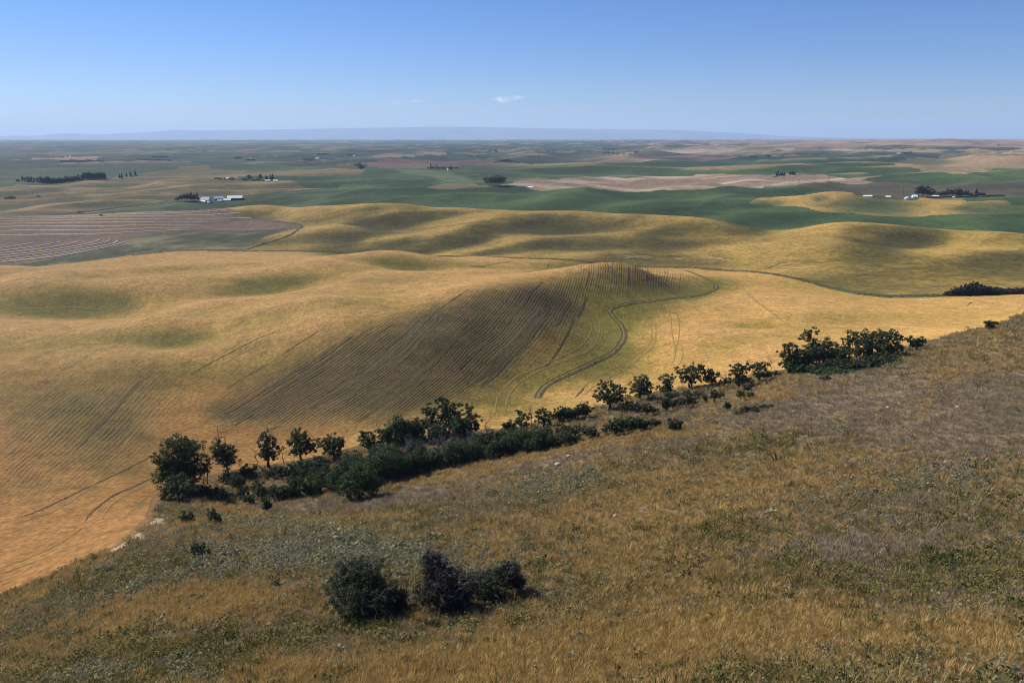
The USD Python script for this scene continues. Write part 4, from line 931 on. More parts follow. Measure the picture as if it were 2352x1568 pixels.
def dead_tree(label, u, v, hpx, seed, lean=0.0, spread=.5, name='dead_tree', mat=M_DEADW, stems=1, group=None, cat='dead tree'):
    rng = np.random.default_rng(seed)
    p, _ = place(u, v); s = m_per_px(p); H = hpx * s
    root = UsdGeom.Xform.Define(stage, '/World/' + numbered(name)); root.AddTranslateOp().Set(Gf.Vec3d(*p)); pr = root.GetPrim(); tag(pr, label, cat, group)
    tr, tw = [], []
    for k in range(stems):
        b = np.array([rng.uniform(-.1, .1) * H * (stems > 1), rng.uniform(-.1, .1) * H * (stems > 1), 0]); top = b + np.array([lean * H * .7 + rng.uniform(-.15, .15) * H * (stems > 1), 0, H * .68])
        n = 7; t = np.linspace(0, 1, n)[:, None]; path = b * (1 - t) + top * t + rng.normal(size=(n, 3)) * .025 * H * np.sin(np.pi * t)
        path[0, 2] -= .3
        r = .014 * H + .035
        tr.append(tube(path, r, r * .5, 5))
        for j in range(5 if stems == 1 else 3):
            q = path[rng.integers(2, n)] if j else path[-1]
            dead_twigs(rng, q, [rng.uniform(-1, 1) * spread * 1.6 + lean, rng.uniform(-.5, .5), rng.uniform(.6, 1.1)], H * rng.uniform(.22, .40), r * .55, 2, tw)
    v_, f_ = join(tr); child(pr, 'trunk', v_, f_, mat)
    v_, f_ = join(tw); child(pr, 'branches', v_, f_, mat)
    return pr

# crown recipes: (across, up, half width, half height)
TALL = [(0, .82, .24, .15), (-.18, .62, .28, .17), (.2, .60, .27, .16), (0, .44, .32, .14)]
ROUND = [(0, .76, .30, .20), (-.24, .60, .26, .18), (.25, .60, .25, .18), (.02, .46, .34, .16), (-.2, .40, .2, .1)]
UMBRELLA = [(0, .80, .36, .16), (-.30, .68, .24, .15), (.30, .70, .22, .14), (.05, .58, .32, .13), (-.15, .48, .2, .08)]
TWIN = [(-.24, .86, .22, .13), (.20, .78, .24, .14), (-.22, .70, .22, .13), (-.14, .56, .24, .12), (.26, .60, .24, .13), (.10, .44, .28, .12), (.24, .36, .2, .1)]
LEFTY = [(-.25, .66, .26, .2), (-.30, .84, .14, .12), (-.05, .74, .22, .16), (.16, .55, .26, .18), (-.02, .42, .3, .15)]
RIGHTY = [(-.08, .86, .22, .13), (-.05, .72, .30, .16), (-.14, .55, .34, .16), (.30, .56, .24, .16), (.05, .42, .32, .12)]
SLIM = [(0, .87, .30, .12), (-.05, .70, .40, .14), (.08, .52, .42, .14), (0, .38, .3, .12)]
BUSH = [(0, .62, .34, .30), (-.28, .45, .24, .28), (.28, .45, .24, .28), (0, .30, .44, .25)]
BIG = [(.05, .89, .20, .10), (-.08, .78, .22, .11), (.20, .72, .24, .12), (.02, .62, .28, .12), (-.34, .52, .20, .12), (-.20, .45, .26, .13), (.24, .46, .24, .11), (.40, .36, .14, .09), (-.36, .28, .18, .12), (0, .34, .32, .13), (-.18, .18, .2, .12), (.2, .28, .2, .1)]

TREES = [  # label, u, v, height, width, crown, trunks, lean, bare, leaf
    ('biggest dark tree, at the left end of the tree line', 420, 1124, 134, 108, BIG, 2, 0, 0, M_LEAF),
    ('leafy tree with bare twigs standing out of its top, second tall one from the left', 523, 1086, 84, 56, LEFTY, 1, -.05, 4, M_LEAF),
    ('tree with a halo of bare dead branches, third tall one from the left', 618, 1074, 84, 48, SLIM, 3, 0, 7, M_LEAF),
    ('bushy tree with a dark lobe on its right, left of centre in the tree line', 696, 1056, 72, 68, RIGHTY, 2, 0, 0, M_LEAF),
    ('rounded tree with one dead limb on its right side, just right of the lobed tree', 768, 1054, 62, 56, ROUND, 2, 0, 2, M_LEAF),
    ('bright leafed tree beside the forked leaning dead snag', 852, 1042, 56, 50, LEFTY, 2, 0, 0, M_LEAF),
    ('broad tree with many dead branches above it, at the middle of the tree line', 924, 1014, 64, 66, BUSH, 3, 0, 9, M_LEAF),
    ('narrow upright tree between the broad tree and the tall double crown', 987, 1000, 76, 38, SLIM, 1, -.1, 0, M_LEAF),
    ('tallest double crowned tree at the middle of the tree line', 1031, 1000, 88, 62, TWIN, 2, 0, 0, M_LEAF),
    ('ragged tree with a thin top, right of the double crowned tree', 1078, 1008, 80, 50, [(0, .88, .2, .1), (-.05, .72, .2, .1), (.30, .66, .16, .10), (-.1, .45, .4, .16), (.2, .40, .3, .14)], 2, 0, 2, M_LEAF),
    ('low bent tree left of the spindly leafless pole tree', 1170, 993, 28, 26, UMBRELLA, 1, -.1, 0, M_LEAF),
    ('slender two tiered tree immediately left of the leafless pole tree', 1197, 987, 50, 34, [(-.1, .84, .34, .14), (.2, .62, .34, .12), (-.1, .40, .4, .14)], 1, .05, 0, M_LEAF),
    ('round crowned tree immediately right of the leafless pole tree', 1249, 980, 42, 44, [(0, .70, .38, .24), (-.2, .55, .3, .2), (.25, .62, .26, .2)], 3, 0, 0, M_LEAF),
    ('leftmost of four flat topped trees touching crowns by the end of the ditch', 1288, 968, 36, 34, UMBRELLA, 2, 0, 0, M_LEAF),
    ('second of four flat topped trees touching crowns by the end of the ditch', 1306, 963, 30, 30, UMBRELLA, 1, 0, 0, M_LEAF),
    ('third of four flat topped trees touching crowns by the end of the ditch', 1320, 963, 32, 36, UMBRELLA, 2, .1, 0, M_LEAF),
    ('rightmost and tallest of four flat topped trees touching crowns by the end of the ditch', 1342, 960, 40, 36, ROUND, 1, .1, 2, M_LEAF),
    ('wide dark tree with three trunks on bare orange wheat, right of the ditch end', 1399, 940, 66, 62, [(-.12, .80, .26, .17), (.22, .68, .28, .18), (-.28, .52, .24, .16), (.05, .48, .34, .18), (.30, .42, .2, .12)], 3, 0, 3, M_LEAF),
    ('compact oval tree standing apart against pale wheat', 1471, 918, 60, 50, [(0, .76, .32, .2), (-.15, .56, .34, .2), (.18, .52, .34, .2), (0, .34, .36, .16)], 1, 0, 0, M_LEAF),
    ('two tiered tree right of the compact oval tree', 1528, 908, 54, 42, [(0, .80, .38, .16), (.05, .55, .28, .14), (-.05, .35, .34, .16)], 1, 0, 0, M_LEAF),
    ('wide flat crowned tree with many stems against wheat, middle right of the tree line', 1586, 890, 58, 66, [(.05, .84, .30, .14), (-.25, .62, .26, .18), (.26, .74, .22, .14), (-.05, .48, .4, .18)], 4, 0, 0, M_LEAF),
    ('small open crowned tree tight to the right of the wide flat crowned tree', 1630, 884, 38, 32, UMBRELLA, 1, .1, 0, M_LEAF),
    ('tree with a dead spike rising from its crown, right side of the tree line', 1697, 890, 60, 52, [(-.2, .78, .28, .16), (.24, .80, .22, .14), (0, .58, .4, .16), (.1, .32, .36, .18)], 2, 0, 2, M_LEAF),
    ('square topped tree left of the thin dead tree near the right grove', 1744, 876, 46, 42, [(-.22, .78, .26, .18), (.24, .80, .24, .18), (0, .55, .4, .2)], 2, 0, 0, M_LEAF),
    ('dense dark tree at the left end of the right grove', 1813, 855, 70, 54, [(-.18, .86, .18, .1), (.08, .76, .24, .14), (-.1, .56, .34, .16), (.14, .42, .38, .18), (0, .25, .4, .14)], 2, 0, 0, M_LEAF),
    ('tall tree whose top clump stands over the right grove', 1858, 842, 88, 46, [(.0, .90, .30, .10), (-.2, .74, .28, .09), (.12, .62, .2, .08), (.1, .42, .5, .16)], 1, .05, 2, M_LEAF),
    ('tree with a bare forked top in the middle of the right grove', 1897, 832, 54, 60, ROUND, 2, 0, 5, M_LEAF),
    ('light trunked open tree right of the middle of the right grove', 1952, 824, 66, 46, [(.05, .88, .3, .11), (-.2, .66, .28, .14), (.2, .58, .28, .12)], 2, 0, 1, M_LEAF),
    ('broad umbrella tree on the top right of the right grove', 2005, 822, 66, 66, UMBRELLA, 2, -.05, 1, M_LEAF),
    ('tree leaning out over the right end of the right grove', 2043, 822, 62, 72, [(-.1, .86, .34, .14), (.22, .74, .28, .13), (-.15, .55, .4, .18), (.0, .30, .4, .18)], 2, .05, 0, M_LEAF),
    ('small tree with a long shadow just right of the right grove', 2104, 804, 32, 36, UMBRELLA, 1, 0, 0, M_LEAF),
    ('tiny flat topped tree alone at the far right field corner', 2277, 756, 18, 24, [(0, .80, .46, .14), (-.25, .78, .26, .12), (.3, .80, .24, .1)], 1, 0, 0, M_LEAF),
    ('full green shrubby tree in front of the left thicket, casting a shadow to its right', 824, 1146, 82, 80, BUSH, 2, 0, 0, M_LEAF),
    ('little lone tree on the slope, left one of a pair below the big tree', 431, 1204, 40, 30, BUSH, 1, -.1, 0, M_LEAF),
    ('little lone tree on the slope, right one of a pair below the big tree', 494, 1204, 42, 34, [(-.1, .72, .36, .22), (.15, .5, .34, .18)], 1, .08, 0, M_LEAF),
    ('thin wind bent bush alone on the lower left slope', 462, 1277, 38, 48, [(.05, .72, .40, .16), (-.28, .55, .24, .14), (.2, .5, .26, .14)], 2, 0, 2, M_LEAF2),
    ('single round bush on the slope right of the low hedge of trees', 1551, 991, 34, 36, [(0, .62, .40, .26), (-.2, .5, .3, .2), (.2, .6, .26, .2)], 1, .12, 0, M_LEAF2),
    ('leftmost tree of the low hedge of trees on the slope', 1416, 999, 40, 38, UMBRELLA, 1, 0, 0, M_LEAF),
    ('second tree of the low hedge of trees on the slope', 1438, 991, 32, 38, UMBRELLA, 2, 0, 0, M_LEAF),
    ('third tree of the low hedge of trees on the slope', 1458, 990, 34, 34, UMBRELLA, 2, 0, 0, M_LEAF),
    ('fourth tree of the low hedge of trees on the slope', 1479, 988, 28, 32, UMBRELLA, 1, 0, 0, M_LEAF),
    ('last small tree at the right end of the low hedge on the slope', 1505, 981, 20, 24, [(0, .7, .4, .2), (.2, .6, .25, .16)], 1, 0, 0, M_LEAF),
    ('tiny tree with one thin trunk hanging below the left thicket edge', 613, 1173, 42, 24, [(0, .68, .4, .2), (.1, .45, .3, .14)], 1, .05, 0, M_LEAF),
    ('dark tree just left of the broad tree with many dead branches', 893, 1026, 50, 50, LEFTY, 2, 0, 2, M_LEAF),
    ('low leafy tree between the broad dead branched tree and the narrow upright tree', 958, 1014, 58, 46, ROUND, 2, 0, 2, M_LEAF),
    ('low leafy tree at the foot of the tallest double crowned tree', 1008, 1014, 50, 42, BUSH, 2, 0, 1, M_LEAF2),
    ('leafy tree squeezed between the double crowned tree and the ragged tree', 1055, 1012, 60, 44, ROUND, 2, 0, 2, M_LEAF),
    ('short thick tree just right of the left end of the right grove', 1835, 850, 52, 54, BUSH, 2, 0, 1, M_LEAF),
    ('low leafy tree below the tall top clump of the right grove', 1878, 842, 50, 52, ROUND, 2, 0, 0, M_LEAF2),
    ('low leafy tree between the bare forked tree and the light trunked tree', 1925, 834, 42, 48, BUSH, 2, 0, 1, M_LEAF),
    ('mid height tree under the broad umbrella tree of the right grove', 1980, 830, 54, 54, ROUND, 2, 0, 0, M_LEAF),
]
for k, (label, u, v, h, w, crown, tr, lean, bare, lf) in enumerate(TREES):
    tree('locust_tree', label, 'tree', u, v, h * 1.05, w * 1.1, crown, 100 + k, lf, tr, lean, bare)

for k, a in enumerate([('thin two stemmed dead tree just right of the biggest tree', 474, 1112, 86, .1, .5, 2), ('dead tree with crooked arms reaching left, beside the haloed tree', 607, 1083, 58, -.5, .7, 1), ('slim dead tree right of the haloed tree', 651, 1064, 50, -.05, .4, 1),
                       ('forked leaning dead snag bare against the wheat left of centre', 889, 1037, 80, -.32, .35, 1), ('thin bare dead tree at the right foot of the ragged tree', 1114, 1006, 54, .1, .4, 1), ('spindly leafless pole tree near the ditch end', 1221, 988, 58, -.04, .15, 1),
                       ('grey dead tree in the low bushes left of the slope hedge', 1368, 1002, 40, 0, .4, 1), ('dead tree with a twiggy head just left of the right grove', 1770, 860, 48, -.06, .3, 1), ('arched bare dead tree inside the right grove', 1930, 822, 34, 0, .6, 2), ('bare crooked sapling between the biggest tree and the second tree', 560, 1092, 46, -.3, .7, 1),
                       ('small dead tree right of the small open crowned tree', 1652, 890, 36, .1, .6, 1), ('small grey dead tree at the left foot of the spiked tree', 1672, 888, 32, -.1, .5, 1)]):
    dead_tree(a[0], a[1], a[2], a[3], 300 + k, a[4], a[5], stems=a[6])

# shrubs under and between the trees: alike ones share a label
rs = np.random.default_rng(7)
LOW = [(409, 1146, 58, 80), (447, 1138, 36, 50), (573, 1096, 38, 40), (525, 1108, 34, 42), (546, 1116, 34, 40), (485, 1136, 26, 34), (513, 1152, 36, 32), (497, 1145, 24, 28), (573, 1156, 26, 24), (560, 1140, 30, 26), (604, 1143, 38, 46), (640, 1146, 42, 42), (660, 1144, 38, 40), (677, 1140, 44, 44), (707, 1140, 50, 46), (620, 1096, 24, 30), (657, 1098, 36, 42),
       (700, 1084, 36, 60), (735, 1086, 34, 50), (740, 1112, 34, 40), (755, 1124, 54, 54), (782, 1122, 56, 52), (724, 1106, 34, 36), (678, 1112, 30, 36), (690, 1096, 30, 40), (590, 1124, 24, 26), (722, 1132, 36, 34)]
for k, (u, v, h, w) in enumerate(sorted(LOW)):
    tree('thicket_shrub', f'dark green shrub, {nth(k)} from the left in the thicket below the left trees', 'shrub', u, v, h, w, BUSH, 400 + k, M_LEAF3, 3, 0, 1 if k % 3 == 0 else 0, 'shrubs of the left thicket', .85, 'foliage', proto=('thicket_shrub', k % 6))
band_lo = [(800, 1122), (865, 1104), (943, 1088), (1033, 1068), (1093, 1054), (1153, 1044), (1223, 1034), (1299, 1019)]
k = 0
for row, (dv, hh) in enumerate(((0, 52), (-20, 46), (-40, 40))):
    for m_, u in enumerate(np.arange(792 + 9 * row, 1305 - 26 * row, 21)):
        lb_ = f"{nth(m_)} from the left in the {['front', 'middle', 'back'][row]} row of the long hedge band"
        v = np.interp(u, [b[0] for b in band_lo], [b[1] for b in band_lo]) + dv * np.interp(u, [800, 1100, 1300], [1.0, .75, .3]) + rs.uniform(-3, 3)
        h = hh * np.interp(u, [800, 1050, 1300], [1.12, .95, .68]) * rs.uniform(.62, 1.34); uu = u + rs.uniform(-7, 7)
        if row and rs.random() < .15:
            k += 1
            continue
        if row and 850 < u < 1110 and rs.random() < .62:
            dead_tree('leafless grey shrub, ' + lb_, uu, v, h * 1.1, 600 + k, 0, .5, 'bare_shrub', M_GREYW, 4, 'bare grey shrubs of the hedge band', 'shrub')
        else:
            tree('hedge_shrub', 'dark shrub, ' + lb_, 'shrub', uu, v, h, h * 1.05, BUSH, 600 + k, [M_LEAF3, M_LEAF2, M_LEAF][int(rs.integers(3))], 3, 0, 1 if k % 4 == 0 else 0, 'shrubs of the hedge band', .9, 'foliage', proto=('hedge_shrub', k % 7))
        k += 1
SIDE = [(1309, 1006, 34, 44), (1290, 1000, 30, 36), (1330, 1000, 30, 36), (1347, 1003, 30, 30), (1361, 1008, 36, 28), (1327, 1015, 20, 30), (1392, 996, 24, 28), (1429, 947, 28, 28), (1443, 941, 24, 24), (1457, 945, 28, 32), (1487, 953, 34, 32), (1472, 944, 24, 26), (1497, 925, 26, 24), (1500, 950, 20, 24), (1531, 943, 34, 26), (1546, 938, 28, 22), (1577, 937, 36, 26), (1560, 934, 26, 24), (1592, 930, 22, 24), (1620, 926, 28, 16), (1640, 923, 36, 22), (1655, 916, 22, 22), (1663, 888, 26, 30), (1701, 921, 34, 18), (1722, 915, 20, 22), (1715, 900, 24, 26), (1760, 872, 26, 26), (1781, 866, 20, 22), (1670, 943, 24, 18), (1540, 922, 30, 30), (1605, 915, 22, 26), (1580, 915, 24, 30)]
for k, (u, v, h, w) in enumerate(sorted(SIDE)):
    tree('slope_shrub', f'small shrub, {nth(k)} from the left among those scattered below the right trees', 'shrub', u, v, h, w, [(0, .66, .36, .22), (-.22, .48, .26, .18), (.22, .5, .26, .18)], 800 + k, M_LEAF3 if k % 2 else M_LEAF2, 2, 0, 1 if k % 3 == 0 else 0, 'shrubs scattered on the slope', .8, 'foliage', proto=('slope_shrub', k % 6))
for k, (u, v, h, w) in enumerate([(1830, 856, 26, 40), (1850, 857, 24, 40), (1876, 856, 22, 40), (1946, 850, 22, 50), (1972, 848, 26, 56), (2000, 844, 28, 56), (2026, 838, 26, 50), (2044, 830, 24, 44), (1990, 838, 26, 50), (1935, 842, 26, 44), (1905, 846, 26, 44)]):
    tree('grove_shrub', 'dark undergrowth shrub along the foot of the right grove', 'shrub', u, v, h, w, BUSH, 840 + k, M_LEAF3, 3, 0, 0, 'undergrowth of the right grove', 1.0, 'foliage', proto=('grove_shrub', k % 3))
for k, (u, v, h, w) in enumerate([(1892, 859, 14, 44), (1918, 858, 15, 50), (1946, 856, 13, 44), (1905, 852, 13, 44)]):
    tree('grove_herbs', 'bright green leafy herbs at the foot of the right grove', 'shrub', u, v, h, w, [(0, .5, .4, .4), (-.28, .4, .26, .35), (.28, .4, .26, .35)], 860 + k, M_LEAFB, 3, 0, 0, 'green herbs by the right grove', .9, 'foliage')
for k, (u, v, w) in enumerate([(1712, 946, 22), (1731, 941, 16), (1755, 938, 16), (1769, 935, 14), (1896, 872, 18), (1694, 952, 14), (1642, 972, 12), (1738, 946, 14)]):
    tree('tussock_bush', 'tiny dark bush on the open slope below the right trees', 'shrub', u, v, w * .62, w, BUSH, 880 + k, M_LEAF3, 2, 0, 0, 'tiny bushes on the open slope', 1.0, 'foliage', proto=('tussock_bush', k % 3))
# the far thicket at the right edge
for k, u in enumerate(np.linspace(2178, 2420, 60)):
    top = np.interp(u, [2172, 2195, 2220, 2240, 2262, 2300, 2352, 2420], [8, 22, 29, 31, 24, 16, 13, 12]) * rs.uniform(.75, 1.05)
    v = np.interp(u, [2171, 2270, 2352, 2420], [679.5, 677, 674, 672]) - (k % 3) * 1.6
    tree('far_thicket_shrub', f'grey green shrub, {nth(k)} from the left in the far thicket at the right edge', 'shrub', u, v, top, 20, BUSH, 900 + k, M_LEAFG, 2, 0, 0, 'shrubs of the far thicket', .8, 'foliage', proto=('far_thicket_shrub', k % 5))

# three big bushes close by
def big_bush(label, u, v, h, w, seed, leafm, lobes, twig=0):
    rng = np.random.default_rng(seed)
    p, _ = place(u, v, .05); s = m_per_px(p); H, Wd = h * s, w * s
    root = UsdGeom.Xform.Define(stage, '/World/' + numbered('hawthorn_bush')); root.AddTranslateOp().Set(Gf.Vec3d(p[0], p[1] + .30 * Wd, ground_z(p[0], p[1] + .3 * Wd)[0] - .05)); pr = root.GetPrim(); tag(pr, label, 'bush')
    wood, cen, rad = [], [], []
    for (cx, cy, cz, r) in lobes:
        c = np.array([cx * Wd, cy * Wd, cz * H]); r = np.array([r * Wd, r * Wd, r * Wd * .8])
        wood.append(limb(rng, [c[0] * .2, c[1] * .2, -.1], c, .07, .03, .08, 6, 5))
        for j in range(125):
            d = rng.normal(size=3); d /= np.linalg.norm(d); e = c + d * r * rng.uniform(.45, 1.0 + .28 * (rng.random() < .22))
            if e[2] < .05: e[2] = rng.uniform(.05, .4)
            if j % 4 == 0: wood.append(limb(rng, c, e, .025, .008, .1, 4, 3))
            cen.append(e); rad.append(.22 * rng.uniform(.6, 1.3))
    v_, f_ = join(wood); child(pr, 'stems', v_, f_, M_BARK)
    if twig:
        tw = []
        for k in range(twig):
            c = lobes[rng.integers(len(lobes))]; dead_twigs(rng, np.array([c[0] * Wd, c[1] * Wd - .2, c[2] * H]), [rng.uniform(-.7, .7), rng.uniform(-.9, .1), rng.uniform(.3, 1)], c[3] * Wd * 1.15, .022, 3, tw)
        v_, f_ = join(tw); child(pr, 'bare_twigs', v_, f_, M_GREYW)
    v_, f_ = leaves(rng, np.array(cen), np.array(rad) * 1.2, 38, .105); child(pr, 'foliage', v_, f_, leafm)
big_bush('large round dark green bush, leftmost of the three on the near slope', 822, 1428, 140, 206, 21, M_LEAF2, [(0, 0, .50, .30), (-.24, .05, .42, .24), (.24, .05, .44, .24), (.05, .12, .70, .24), (-.12, -.16, .36, .24), (.16, -.18, .34, .24), (-.16, .2, .62, .22), (.38, .1, .22, .14)], 6)
big_bush('tall greyish bush, middle of the three on the near slope', 1014, 1414, 148, 156, 22, M_LEAFG, [(-.05, 0, .45, .30), (.18, .02, .52, .28), (-.14, .1, .80, .20), (.1, -.15, .32, .26), (-.24, -.04, .30, .22), (.28, -.1, .28, .2), (-.12, .05, .62, .22)], 34)
big_bush('brownish open bush, rightmost of the three on the near slope', 1128, 1388, 100, 146, 23, M_LEAF2, [(0, 0, .45, .26), (-.22, .02, .36, .22), (.2, .05, .52, .24), (.28, .1, .68, .16), (0, -.14, .32, .22), (.42, .12, .34, .12)], 22)

# ------------------------------------------------------------------ grass and herbs of the near slope
def tuft(seed, n, h, spread, w, droop, proto, mat):
    rng = np.random.default_rng(seed); V, Fc = [], []
    for k in range(n):
        an = rng.uniform(0, 2 * math.pi); r = spread * math.sqrt(rng.random()); b = np.array([r * math.cos(an), r * math.sin(an), -.05])
        d = np.array([math.cos(an + rng.normal() * .8), math.sin(an + rng.normal() * .8), 0]); hh = h * rng.uniform(.55, 1.15)
        side = np.array([-d[1], d[0], 0]); 
        if rng.random() < .5: side = np.array([1.0, 0, 0])
        m = b + d * droop * hh * .35 + [0, 0, hh * .62]; e = b + d * droop * hh + [0, 0, hh]
        i = len(V); V += [b - side * w / 2, b + side * w / 2, m + side * w * .42, m - side * w * .42, e]
        Fc += [(i, i + 1, i + 2), (i, i + 2, i + 3), (i + 3, i + 2, i + 4)]
    return put_mesh(proto, np.array(V), np.array(Fc), mat)

def herb(seed, n, h, spread, leaf, proto, mat):
    rng = np.random.default_rng(seed)
    c = np.column_stack([rng.normal(size=(n, 2)) * spread * .5, rng.uniform(.1, 1, n) * h])
    v, f = leaves(rng, c, np.full(n, leaf * .9), 3, leaf)
    return put_mesh(proto, v, f, mat)

def grass_mat(name, c0, c1, var=.35):
    return usdkit.material(stage, f'/World/Looks/{name}', {'o': ('object_info', {}), 'g': ('geometry', {}), 'n': ('noise_texture', {'scale': .35, 'detail': 3.0}), 'a': ('math', {'math_type': 'add'}), 'h': ('math', {'math_type': 'multiply', 'value2': .5}), 'r': ('rgb_ramp', {'ramp': [(.1, c0), (.9, c1)]}), 'd': ('principled_bsdf', {'roughness': .75, 'specular_ior_level': .15}), 't': ('translucent_bsdf', {}), 'm': ('mix_closure', {'fac': .3})},
                           [('g.position', 'n.vector'), ('n.fac', 'a.value1'), ('o.random', 'a.value2'), ('a.value', 'h.value1'), ('h.value', 'r.fac'), ('r.color', 'd.base_color'), ('r.color', 't.color'), ('d.BSDF', 'm.closure1'), ('t.BSDF', 'm.closure2')], surface='m.closure')
G_TAN = grass_mat('grass_tan', (.285, .188, .064), (.52, .37, .145))
G_BROWN = grass_mat('grass_brown', (.165, .122, .055), (.32, .235, .110))
G_STRAW = grass_mat('grass_straw', (.30, .22, .11), (.46, .36, .20))
G_MAUVE = grass_mat('grass_mauve', (.17, .134, .092), (.34, .27, .182))
G_OLIVE = grass_mat('herb_olive', (.105, .094, .027), (.21, .178, .056))
G_GREEN = grass_mat('herb_green', (.040, .060, .016), (.095, .110, .032))
G_SAGE = grass_mat('herb_sage', (.125, .128, .070), (.275, .268, .165))

rg = np.random.default_rng(11)
NS = 300000
sa = rg.uniform(-.78, .78, NS); sb = rg.uniform(math.log(22), math.log(300), NS)
keepn = rg.random(NS) < .38 + .5 * sstep(-.25, .35, perlin(sa * np.exp(sb) / 1.1, np.exp(sb) / 1.5, 210) + .6 * perlin(sa * np.exp(sb) / 4.5, np.exp(sb) / 6, 211))
inside_edge = keepn & (spot(sa, sb, 350, 1200, 34, 16, -.8) < .4) & (spot(sa, sb, 305, 1232, 36, 13, -.8) < .4) & (spot(sa, sb, 268, 1256, 30, 9, -.8) < .4) & (sb < np.interp(sa, edge_ab[:, 0], edge_ab[:, 1]) - .004)
sa, sb = sa[inside_edge], sb[inside_edge]
sy = np.exp(sb); sx = sa * sy
ti = (sa - col_a[0]) / (col_a[1] - col_a[0]); ii = ti.astype(int); ti -= ii
sz = height(sx, sy)
n1, n2, n3, n4 = fbm(sx / 11, sy / 14, 3, 201), fbm(sx / 3.5, sy / 4.5, 2, 202), fbm(sx / 24, sy / 30, 3, 203), perlin(sx / 1.7, sy / 2.2, 204)
def S(*lst):
    return sum(1.6 * amt * spot(sa, sb, u, v, ru, rv, sl) for u, v, ru, rv, sl, amt in lst)
w_gold = .38 + .9 * n3 + .5 * n1 + S((1700, 1150, 300, 90, 0, .5), (1250, 1520, 600, 70, 0, .7), (1950, 1440, 380, 60, -.5, .6), (560, 1390, 320, 60, -.6, .5), (760, 1120, 260, 26, -2.2, 1.2), (1100, 1075, 200, 20, -2, 1.2), (1350, 1010, 140, 16, -1, .9), (500, 1160, 90, 30, -1, 1.0), (1850, 900, 200, 24, -.8, .6), (1500, 1000, 160, 20, 0, .5), (2250, 1480, 120, 60, 0, .5))
w_mauve = .25 + .8 * n1 - .5 * n3 + S((1950, 930, 380, 80, -.4, .9), (2200, 1010, 220, 70, 0, .6), (1250, 1060, 190, 28, -.6, .9), (1950, 1260, 280, 50, -.3, .7), (2150, 1370, 260, 70, 0, .5), (900, 1150, 200, 24, -1.2, .7), (700, 1260, 200, 40, -.8, .4))
w_olive = .20 + .6 * n2 + .4 * n1 + S((2100, 1330, 320, 90, -.3, .5), (400, 1500, 300, 60, -.3, .4), (1600, 1230, 160, 40, 0, .5), (300, 1320, 160, 30, -1, .4), (1750, 1020, 200, 20, 0, .5))
w_green = -.32 + .7 * n2 + .4 * n4 + S((2160, 1292, 80, 26, 0, 1.1), (2000, 1435, 40, 14, 0, 1.3), (1610, 1230, 80, 24, 0, .7), (500, 1475, 70, 10, 0, 1.0), (1750, 1010, 140, 10, 0, .6), (2060, 1340, 160, 40, 0, .3), (830, 1440, 120, 12, 0, .5), (1050, 1430, 140, 12, 0, .4))
w_sage = -.14 + .5 * n4 + .5 * n1 + S((760, 1275, 290, 50, -.9, 1.0), (1260, 1110, 160, 40, -.4, .55), (300, 1345, 150, 24, -1, .5), (2180, 1090, 180, 40, 0, .5), (250, 1545, 260, 24, 0, .6), (1850, 1150, 160, 30, 0, .35), (1100, 1545, 180, 20, 0, .35), (640, 1210, 150, 24, -1, .5))
w_straw = -.30 + .5 * n4 + .5 * n2 + S((400, 1462, 90, 7, .4, 1.2), (1270, 1388, 50, 5, 0, 1.0), (850, 1260, 120, 16, -.8, .45), (1480, 1040, 140, 10, 0, .35), (1750, 980, 120, 8, -.3, .5), (330, 1225, 60, 20, -1, .9))
w_brown = .34 + .6 * n4 + .3 * n2
Wt = np.stack([w_gold, w_brown, w_straw, w_mauve, w_olive, w_green, w_sage], 1)
Wt = Wt + rg.gumbel(size=Wt.shape) * .24
kind = Wt.argmax(1)
def scatter(name, label, cat, protos, sel, size0):
    pi = UsdGeom.PointInstancer.Define(stage, '/World/' + name); tag(pi, label, cat, kind='stuff')
    paths, idx = [], np.zeros(sel.sum(), np.int32)
    kk = kind[sel]
    base = UsdGeom.Scope.Define(stage, f'/World/{name}/prototypes')
    for n, (k, mk) in enumerate(protos):
        pth = f'/World/{name}/prototypes/tuft_{n:03d}' if n else f'/World/{name}/prototypes/tuft'
        mk(pth); paths.append(pth)
    by = {}
    for n, (k, mk) in enumerate(protos):
        by.setdefault(k, []).append(n)
    for k, ns in by.items():
        m = kk == k
        idx[m] = np.array(ns)[rg.integers(0, len(ns), m.sum())]
    pos = np.column_stack([sx[sel], sy[sel], sz[sel]])
    sc = size0 * (.66 + sy[sel] / 165.0) * np.exp(rg.normal(size=sel.sum()) * .30) * (1 + .35 * n1[sel])
    an = rg.uniform(0, 2 * np.pi, sel.sum())
    q = np.zeros((sel.sum(), 4), np.float32); q[:, 0] = np.sin(an / 2) * 0; q[:, 2] = np.sin(an / 2); q[:, 3] = np.cos(an / 2)
    pi.CreatePrototypesRel().SetTargets([Sdf.Path(p) for p in paths])
    pi.CreateProtoIndicesAttr(Vt.IntArray.FromNumpy(idx))
    pi.CreatePositionsAttr(Vt.Vec3fArray.FromNumpy(pos.astype(np.float32)))
    pi.CreateScalesAttr(Vt.Vec3fArray.FromNumpy(np.repeat(sc[:, None], 3, 1).astype(np.float32)))
    pi.CreateOrientationsAttr(Vt.QuathArray([Gf.Quath(float(w), 0.0, 0.0, float(z)) for z, w in zip(q[:, 2], q[:, 3])]))
mk = lambda seed, n, h, sp, w, dr, mat: (lambda p: tuft(seed, n, h, sp, w, dr, p, mat))
mh = lambda seed, n, h, sp, lf, mat: (lambda p: herb(seed, n, h, sp, lf, p, mat))
